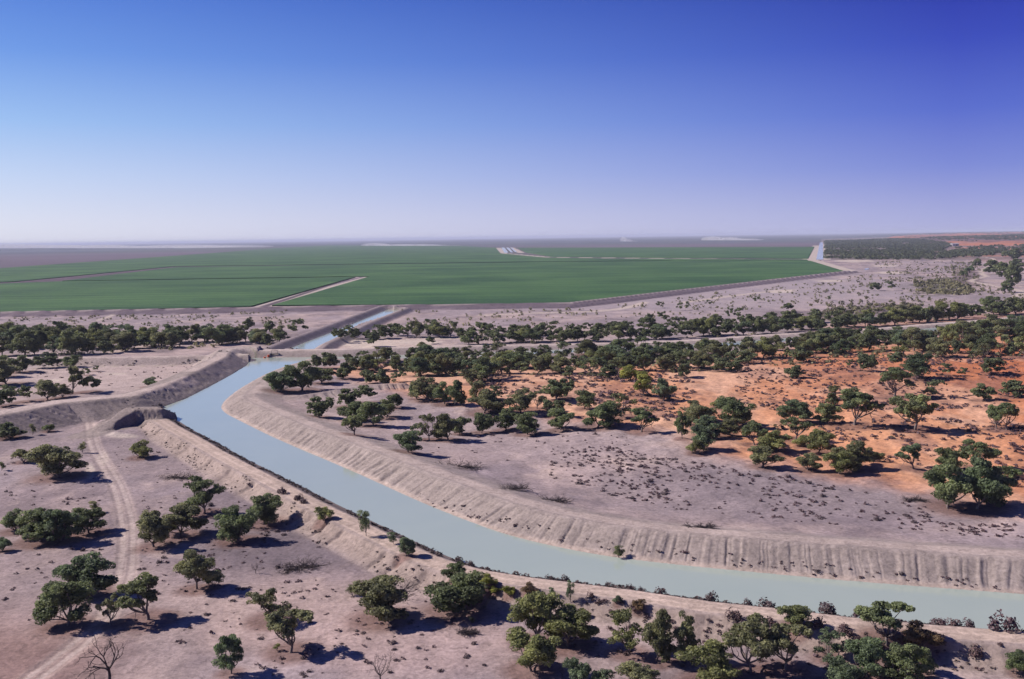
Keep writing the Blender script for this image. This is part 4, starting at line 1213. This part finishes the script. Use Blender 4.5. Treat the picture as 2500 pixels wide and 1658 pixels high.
AREAS = [  # label, outline, count, width range m, tint
 ('dark saltbush on the grey clearing beyond the far bank, one among many alike', [(1480,1100),(1700,1150),(2100,1215),(2480,1290),(2500,1345),(2150,1312),(1850,1290),(1600,1255),(1360,1190),(1300,1130)], 640, (.55, 1.35), (.92, .88, .90)),
 ('purple saltbush on the orange sand between the trees, one among many alike', [(1150,930),(1500,905),(1690,900),(1700,1010),(1640,1050),(1400,985),(1180,985)], 620, (.9, 2.4), (.95, .78, .92)),
 ('saltbush on the shrubby orange rise, one among many alike', [(1800,885),(2480,850),(2500,1010),(2150,1015),(1900,1020),(1780,1000),(1800,940)], 1500, (.7, 2.0), (.88, .64, .68)),
 ('saltbush low on the orange slope above the grey clearing, one among many alike', [(1960,1045),(2200,1030),(2500,1050),(2500,1220),(2350,1190),(2230,1150),(2050,1120)], 300, (.8, 2.2), (.92, .70, .72)),
 ('small dark tuft on the flat below the canal road, one among many alike', [(330,1260),(700,1290),(900,1370),(1120,1460),(1200,1640),(560,1660),(300,1480)], 300, (.4, 1.1), (.72, .66, .68)),
 ('small tuft on the mauve flat beside the wheel track, one among many alike', [(0,1110),(210,1110),(300,1330),(230,1500),(0,1640)], 120, (.4, 1.1), (.72, .62, .66)),
 ('small tuft on the mauve flat under the bare earth heap, one among many alike', [(260,1080),(500,1110),(760,1250),(660,1260),(330,1240)], 80, (.4, .9), (.72, .62, .66)),
 ('low shrub on the pale flat inside the western embankment, one among many alike', [(90,905),(470,890),(520,900),(300,955),(90,965)], 70, (.7, 1.6), (.65, .62, .62)),
 ('tuft clinging to the furrowed face of the far bank, one among many alike', [(1000,1225),(1450,1340),(2000,1405),(2450,1440),(2450,1420),(2000,1375),(1450,1320),(1000,1195)], 110, (.4, .9), (.62, .60, .60)),
 ('tuft on the grey ground around the clearing trees, one among many alike', [(980,1060),(1350,1060),(1600,1085),(1480,1110),(1250,1140),(1050,1130)], 60, (.5, 1.2), (.66, .62, .62)),
 ('rough grey shrub below the canal road near the bottom, one among many alike', [(1200,1440),(1600,1480),(2050,1560),(2450,1600),(2450,1650),(1500,1650)], 180, (.5, 1.3), (.85, .72, .72)),
]
bushes = []
for ai, (lab, poly, n, wr, tn) in enumerate(AREAS):
    pts = np.array(poly, float); rr = np.random.default_rng(900 + ai)
    if ai == 8:
        q = rr.uniform(pts.min(0), pts.max(0), (n * 12, 2)); q = q[inpoly(q, pts)][:n]
        G = ground_at(q[:, 0], q[:, 1])
    else:
        W = scatter_px(poly, int(n * 1.45), 900 + ai)
        cl = fbm(W[:, 0] / 14, W[:, 1] / 18, 930 + ai, 3) + .25 * rr.uniform(0, 1, len(W))
        W = W[cl > np.quantile(cl, .30)]
        G = np.column_stack([W, lay(W)])
    zz_, inf_ = height(G[:, :2]); ok = np.ones(len(G), bool)
    ok[inf_['k']] = ~inf_['inm'] & ~((inf_['dS'] < 9.5) & ~inf_['side']) & ~((inf_['dF'] < 18) & (ai != 8)) & (inf_['dT'] > 2.6)
    for g in G[ok]:
        w = rr.uniform(*wr) * (1 + .6 * (rr.uniform() > .88))
        bushes.append((w / math.hypot(g[0], g[1]), g, w, lab, tn, ai))
bushes.sort(key=lambda b: -b[0])
NB = 255
for i, (_a, g, w, lab, tn, ai) in enumerate(bushes[:NB]):
    o = link('saltbush_shrub', random.choice(SBM))
    o.location = (g[0], g[1], g[2] - .04); o.scale = (w, w, w * random.uniform(.42, .7)); o.rotation_euler = (0, 0, random.uniform(0, 6.28))
    v = random.uniform(.8, 1.15); o.color = (tn[0] * v, tn[1] * v, tn[2] * v, 1)
    tag(o, lab, 'shrub', lab.split(', one among')[0])
sm = [(g[0], g[1], g[2] - .03, w, w * rng.uniform(.42, .7), 0) for (_a, g, w, lab, tn, ai) in bushes[NB:]]
LS = []
for V, F, T in SB:
    k = np.random.default_rng(3).permutation(len(F))[:24]
    C = V[F[k]].mean(1, keepdims=True); V2 = (V[F[k]] - C) * 2.3 + C
    LS.append((V2.reshape(-1, 3), np.arange(4 * len(k)).reshape(-1, 4), T[F[k]].ravel()))
V, F, T = scatter_mesh(sm, lambda i: LS[i % 7])
o = tag(link('saltbush_scrub', np_mesh('saltbush_scrub', V, F, vals=T), M_SALT), 'smaller saltbush scattered over sand and grey flats', 'scrub', kind='stuff')
o.color = (.80, .66, .70, 1)

# weeds along the water's edge of the near bank, on the causeway and the embankments
def along(line, d0, d1, n, wr, seed, side=1):
    rr = np.random.default_rng(seed); seg = np.hypot(*(line[1:] - line[:-1]).T); cum = np.concatenate([[0], np.cumsum(seg)])
    out = []
    for _ in range(n):
        s = rr.uniform(0, cum[-1]); i = min(np.searchsorted(cum, s, side='right') - 1, len(seg) - 1)
        t = (line[i + 1] - line[i]) / (seg[i] + 1e-9); nn = np.array([t[1], -t[0]]) * side
        p = line[i] + t * (s - cum[i]) + nn * rr.uniform(d0, d1)
        if fbm(np.array([s / 7]), np.array([2.]), seed, 3)[0] > .42: out.append((p, rr.uniform(*wr)))
    return out
edge = along(NEARS[:-8], .3, 1.5, 1500, (.35, .9), 61) + along(NEARS[:-8], 2.0, 3.8, 420, (.5, 1.5), 62) + along(NEARS[:-8], 9.5, 14, 520, (.3, .9), 63) + along(CAUSE, 6, 11, 160, (.6, 1.8), 64) + along(BRN[:6], -18, -13, 60, (.8, 2), 65)
PP = np.array([e[0] for e in edge]); zz_, inf_ = height(PP); ok = np.ones(len(PP), bool); ok[inf_['k']] = ~inf_['inm']
sm = [(p[0], p[1], z - .03, w, w * .6, -.1) for (p, w), z, o_ in zip(edge, zz_, ok) if o_]
V, F, T = scatter_mesh(sm, lambda i: LS[i % 7])
o = tag(link('bank_weeds', np_mesh('bank_weeds', V, F, vals=T), M_SALT), 'dark weeds fringing the water and the canal road bank', 'weeds', kind='stuff')
o.color = (.66, .62, .56, 1)

# ------------------------------------------------------------------ dead trees and brush heaps
def branch(V, F, p, d, L, r, depth, rr, spread):
    n = 4; pts = [p]; q = p.copy(); dd = d.copy()
    for i in range(n):
        dd = dd + rr.normal(0, .16, 3); dd /= np.linalg.norm(dd); q = q + dd * L / n; pts.append(q.copy())
    tube(V, F, pts, r, r * .55, 5)
    if depth == 0: return
    for _ in range(rr.integers(2, 4)):
        j = rr.integers(2, n + 1); nd = dd + rr.normal(0, spread, 3); nd[2] += .12; nd /= np.linalg.norm(nd)
        branch(V, F, pts[j], nd, L * rr.uniform(.5, .78), r * .55, depth - 1, rr, spread)

def dead_tree(px, py, w, h, seed, lab):
    g = ground_at([px], [py])[0]; s = float(m_per_px(np.array([g]))[0]); rr = np.random.default_rng(seed)
    H_, W_ = h * s, w * s
    root = bpy.data.objects.new('dead_tree', None); COL.objects.link(root); root.location = g
    tag(root, lab, 'dead tree')
    V, F = [], []
    fk = np.array([.02, .01, H_ * .28])
    tube(V, F, curve_pts((0, 0, -.1), fk, rr, .1, 5), H_ * .028, H_ * .022, 7)
    link('trunk', np_mesh('trunk', np.array(V), np.array(F), smooth=True), M_DEAD, root)
    for i in range(5):
        V, F = [], []
        a = i * 1.26 + rr.uniform(-.3, .3); d = np.array([math.cos(a) * .75, math.sin(a) * .75, .8]); d /= np.linalg.norm(d)
        branch(V, F, fk * rr.uniform(.8, 1), d, W_ * .34, H_ * .016, 4, rr, .55)
        V = np.array(V); V[:, 2] = np.maximum(V[:, 2], .1)
        link('branch', np_mesh('branch', V, np.array(F), smooth=True), M_DEAD, root)
    return root
dead_tree(266, 1668, 118, 128, 11, 'bare dead tree with spreading twigs at the bottom left')
dead_tree(928, 1668, 100, 66, 12, 'bare dead tree with crooked limbs at the bottom middle')
dead_tree(1372, 1012 + 640, 40, 20, 13, 'small heap of bare dead limbs standing on the sand near the bottom')
dead_tree(624, 1400, 26, 30, 14, 'little bent dead sapling on the flat left of the canal road')

def brush_heap(px, py, w, h, seed, lab):
    g = ground_at([px], [py])[0]; s = float(m_per_px(np.array([g]))[0]); rr = np.random.default_rng(seed)
    W_, H_ = w * s, h * s
    V, F = [], []
    L_ = W_ * .5
    tube(V, F, curve_pts((-L_, 0, .15), (L_ * .8, .2, .3), rr, .08, 6), .22, .08, 6)
    for i in range(60):
        x = rr.uniform(-L_ * .8, L_ * .8); a = rr.uniform(0, 6.28)
        d = np.array([math.cos(a), math.sin(a) * .7, rr.uniform(0, .38)]); d /= np.linalg.norm(d)
        branch(V, F, np.array([x, rr.uniform(-.3, .3) * L_ * .5, rr.uniform(.05, .35)]), d, H_ * rr.uniform(.5, 1.1), rr.uniform(.05, .1), 2, rr, .6)
    V = np.array(V); V[:, 2] = np.clip(V[:, 2] * .55, .02, H_ * .95)
    o = link('brush_heap', np_mesh('brush_heap', V, np.array(F), smooth=True), M_DEAD)
    o.location = g; o.rotation_euler = (0, 0, rr.uniform(-.5, .5))
    return tag(o, lab, 'fallen tree')
for a in [(442,1168,70,20,21,'fallen dead tree, dark and flat, on the mauve flat below the earth heap'),
          (733,1388,74,34,22,'heap of black dead branches on the flat left of the canal road'),
          (1130,1142,110,34,23,'long fallen tree of bare limbs behind the far bank crest'),
          (1255,1198,60,28,24,'brush heap on the clearing, left of a smaller pale one'),
          (1357,1226,56,24,25,'low brush heap with a pale log, right of another on the clearing'),
          (1710,1295,60,20,26,'flat heap of dead branches at the right part of the clearing'),
          (1142,1546,30,20,27,'small tangle of dead twigs below the wide dark tree'),
          (2235,1222,40,16,28,'dead limbs lying left of the great dark thicket')]:
    brush_heap(*a)

# the dead grey top of the wide ragged tree belongs to that tree
for o in list(COL.objects):
    if o.get('label', '').startswith('wide ragged tree with a dead'):
        V, F = [], []; rr = np.random.default_rng(5)
        for i in range(7):
            d = np.array([rr.uniform(.2, .9), rr.uniform(-.5, .5), rr.uniform(.2, .8)]); d /= np.linalg.norm(d)
            branch(V, F, np.array([.12, 0, .5]), d, .34, .012, 3, rr, .55)
        o.rotation_euler = (0, 0, 0)
        link('dead_branch', np_mesh('dead_branch', np.array(V), np.array(F), smooth=True), M_DEAD, o)

# ------------------------------------------------------------------ regulator in the causeway, markers, shed
import bmesh
def boxes(name, lst, mat, parent, bev=.03):
    bm = bmesh.new()
    for (x, y, z, sx, sy, sz) in lst:
        r = bmesh.ops.create_cube(bm, size=1)
        for v in r['verts']: v.co = Vector((v.co.x * sx + x, v.co.y * sy + y, v.co.z * sz + z))
    bmesh.ops.bevel(bm, geom=bm.edges[:], offset=bev, segments=1, affect='EDGES')
    me = bpy.data.meshes.new(name); bm.to_mesh(me); bm.free()
    return link(name, me, mat, parent)
P = at(668, 873, ZW)
reg = bpy.data.objects.new('canal_gate', None); COL.objects.link(reg)
reg.location = (P[0], P[1] + 2.4, 0); reg.rotation_euler = (0, 0, .12)
tag(reg, 'dark gate of concrete and steel where the causeway crosses the canal', 'canal gate')
boxes('headwall', [(-2.2, .5, 1.2, .5, 3.2, 3.2), (2.2, .5, 1.2, .5, 3.2, 3.2), (0, 1.6, 1.9, 3.88, .5, 2.2)], M_CONC, reg)
boxes('gate_leaf', [(0, .2, 1.3, 3.86, .18, 2.6)], M_STEEL, reg)
boxes('frame', [(-1.6, -.1, 2.6, .16, .16, 3.2), (1.6, -.1, 2.6, .16, .16, 3.2), (0, -.1, 4.25, 3.5, .2, .2)], M_STEEL, reg)
boxes('walkway', [(0, -.5, 3.0, 4.9, .7, .12)], M_STEEL, reg)
for i, (px, py, lab) in enumerate([(655, 862, 'right of two small orange drums beside the causeway road'), (646, 863, 'left of two small orange drums beside the causeway road')]):
    P = at(px, py - 3, 3.9); P = (P[0], P[1], float(height(np.array([P]))[0][0]) - .02)
    bm = bmesh.new(); prof = [(.0, 0), (.55, 0), (.58, .06), (.55, .5), (.58, .56), (.55, 1.0), (.58, 1.1), (.0, 1.1)]
    ring = [[bm.verts.new((r * math.cos(k * .5236), r * math.sin(k * .5236), z)) for k in range(12)] for r, z in prof[1:-1]]
    for a, b in zip(ring[:-1], ring[1:]):
        for k in range(12): bm.faces.new((a[k], a[(k + 1) % 12], b[(k + 1) % 12], b[k]))
    bm.faces.new(ring[0][::-1]); bm.faces.new(ring[-1])
    me = bpy.data.meshes.new('drum'); bm.to_mesh(me); bm.free()
    o = link('drum', me, M_ORANGE); o.location = P; tag(o, lab, 'drum', 'orange drums by the causeway')
P = at(2330, 602, 0)
shed = bpy.data.objects.new('farm_shed', None); COL.objects.link(shed); shed.location = (P[0], P[1], lay(np.array([P]))[0]); shed.rotation_euler = (0, 0, .3)
tag(shed, 'pale farm shed standing far off between the dark wood and red sand', 'shed')
boxes('wall', [(0, 0, 4, 30, 15, 8)], M_SHED, shed)
bm = bmesh.new()
v = [bm.verts.new(c) for c in [(-16, -8.5, 8), (16, -8.5, 8), (16, 8.5, 8), (-16, 8.5, 8), (-16, 0, 11), (16, 0, 11)]]
for f in [(0, 1, 5, 4), (2, 3, 4, 5), (1, 2, 5), (3, 0, 4), (3, 2, 1, 0)]: bm.faces.new([v[i] for i in f])
me = bpy.data.meshes.new('roof'); bm.to_mesh(me); bm.free(); link('roof', me, M_SHED, shed)
boxes('door', [(4, -7.6, 3, 8, .3, 5.8)], M_STEEL, shed)

# ------------------------------------------------------------------ dust far out, and the air
def volume_mat(name, col, dens, an=0.0):
    m = bpy.data.materials.new(name); m.use_nodes = True; t = m.node_tree; t.nodes.clear()
    out = N(t, 'ShaderNodeOutputMaterial'); v = N(t, 'ShaderNodeVolumePrincipled')
    v.inputs['Color'].default_value = (*col, 1); v.inputs['Density'].default_value = dens; v.inputs['Anisotropy'].default_value = an
    t.links.new(v.outputs[0], out.inputs['Volume'])
    return m
M_DUST = volume_mat('dust', (.98, .98, .98), .008)
def dust(px0, px1, py, w, hgt, seed, lab, n=22):
    rr = np.random.default_rng(seed); bm = bmesh.new()
    a, b = at(px0, py, 0), at(px1, py, 0)
    for i in range(n):
        t = rr.uniform(0, 1); p = a * (1 - t) + b * t
        k = (.35 + .65 * (1 - t)) * rr.uniform(.5, 1.2)
        m4 = Matrix.Translation((p[0], p[1] + rr.uniform(-.3, .3) * w, hgt * .35 * k)) @ Matrix.Diagonal((np.linalg.norm(b - a) / n * rr.uniform(.6, 1.6), w * k, hgt * k * rr.uniform(.5, 1), 1))
        bmesh.ops.create_icosphere(bm, subdivisions=2, radius=1, matrix=m4)
    me = bpy.data.meshes.new('dust_plume'); bm.to_mesh(me); bm.free()
    return tag(link('dust_plume', me, M_DUST), lab, 'dust', kind='stuff')
dust(905, 1125, 600.3, 60, 22, 1, 'white dust trailing over the far edge of the green field')
dust(1715, 1850, 586.5, 130, 36, 2, 'white dust lying low on the horizon left of the straight canal', 16)
dust(1522, 1548, 589.5, 60, 34, 3, 'small white dust puff on the horizon', 7)
dust(-60, 560, 605, 200, 60, 4, 'long pale dust band along the western horizon', 30)

HAZE_DENS = 4.6e-5
bm = bmesh.new(); bmesh.ops.create_cube(bm, size=1)
for v in bm.verts: v.co = Vector((v.co.x * 160000, v.co.y * 160000, -4 if v.co.z < 0 else 95))
me = bpy.data.meshes.new('haze'); bm.to_mesh(me); bm.free()
tag(link('haze', me, volume_mat('haze_air', (.74, .80, 1.0), HAZE_DENS, .0)), 'thin blue haze in the air over the plain', 'haze', kind='stuff')
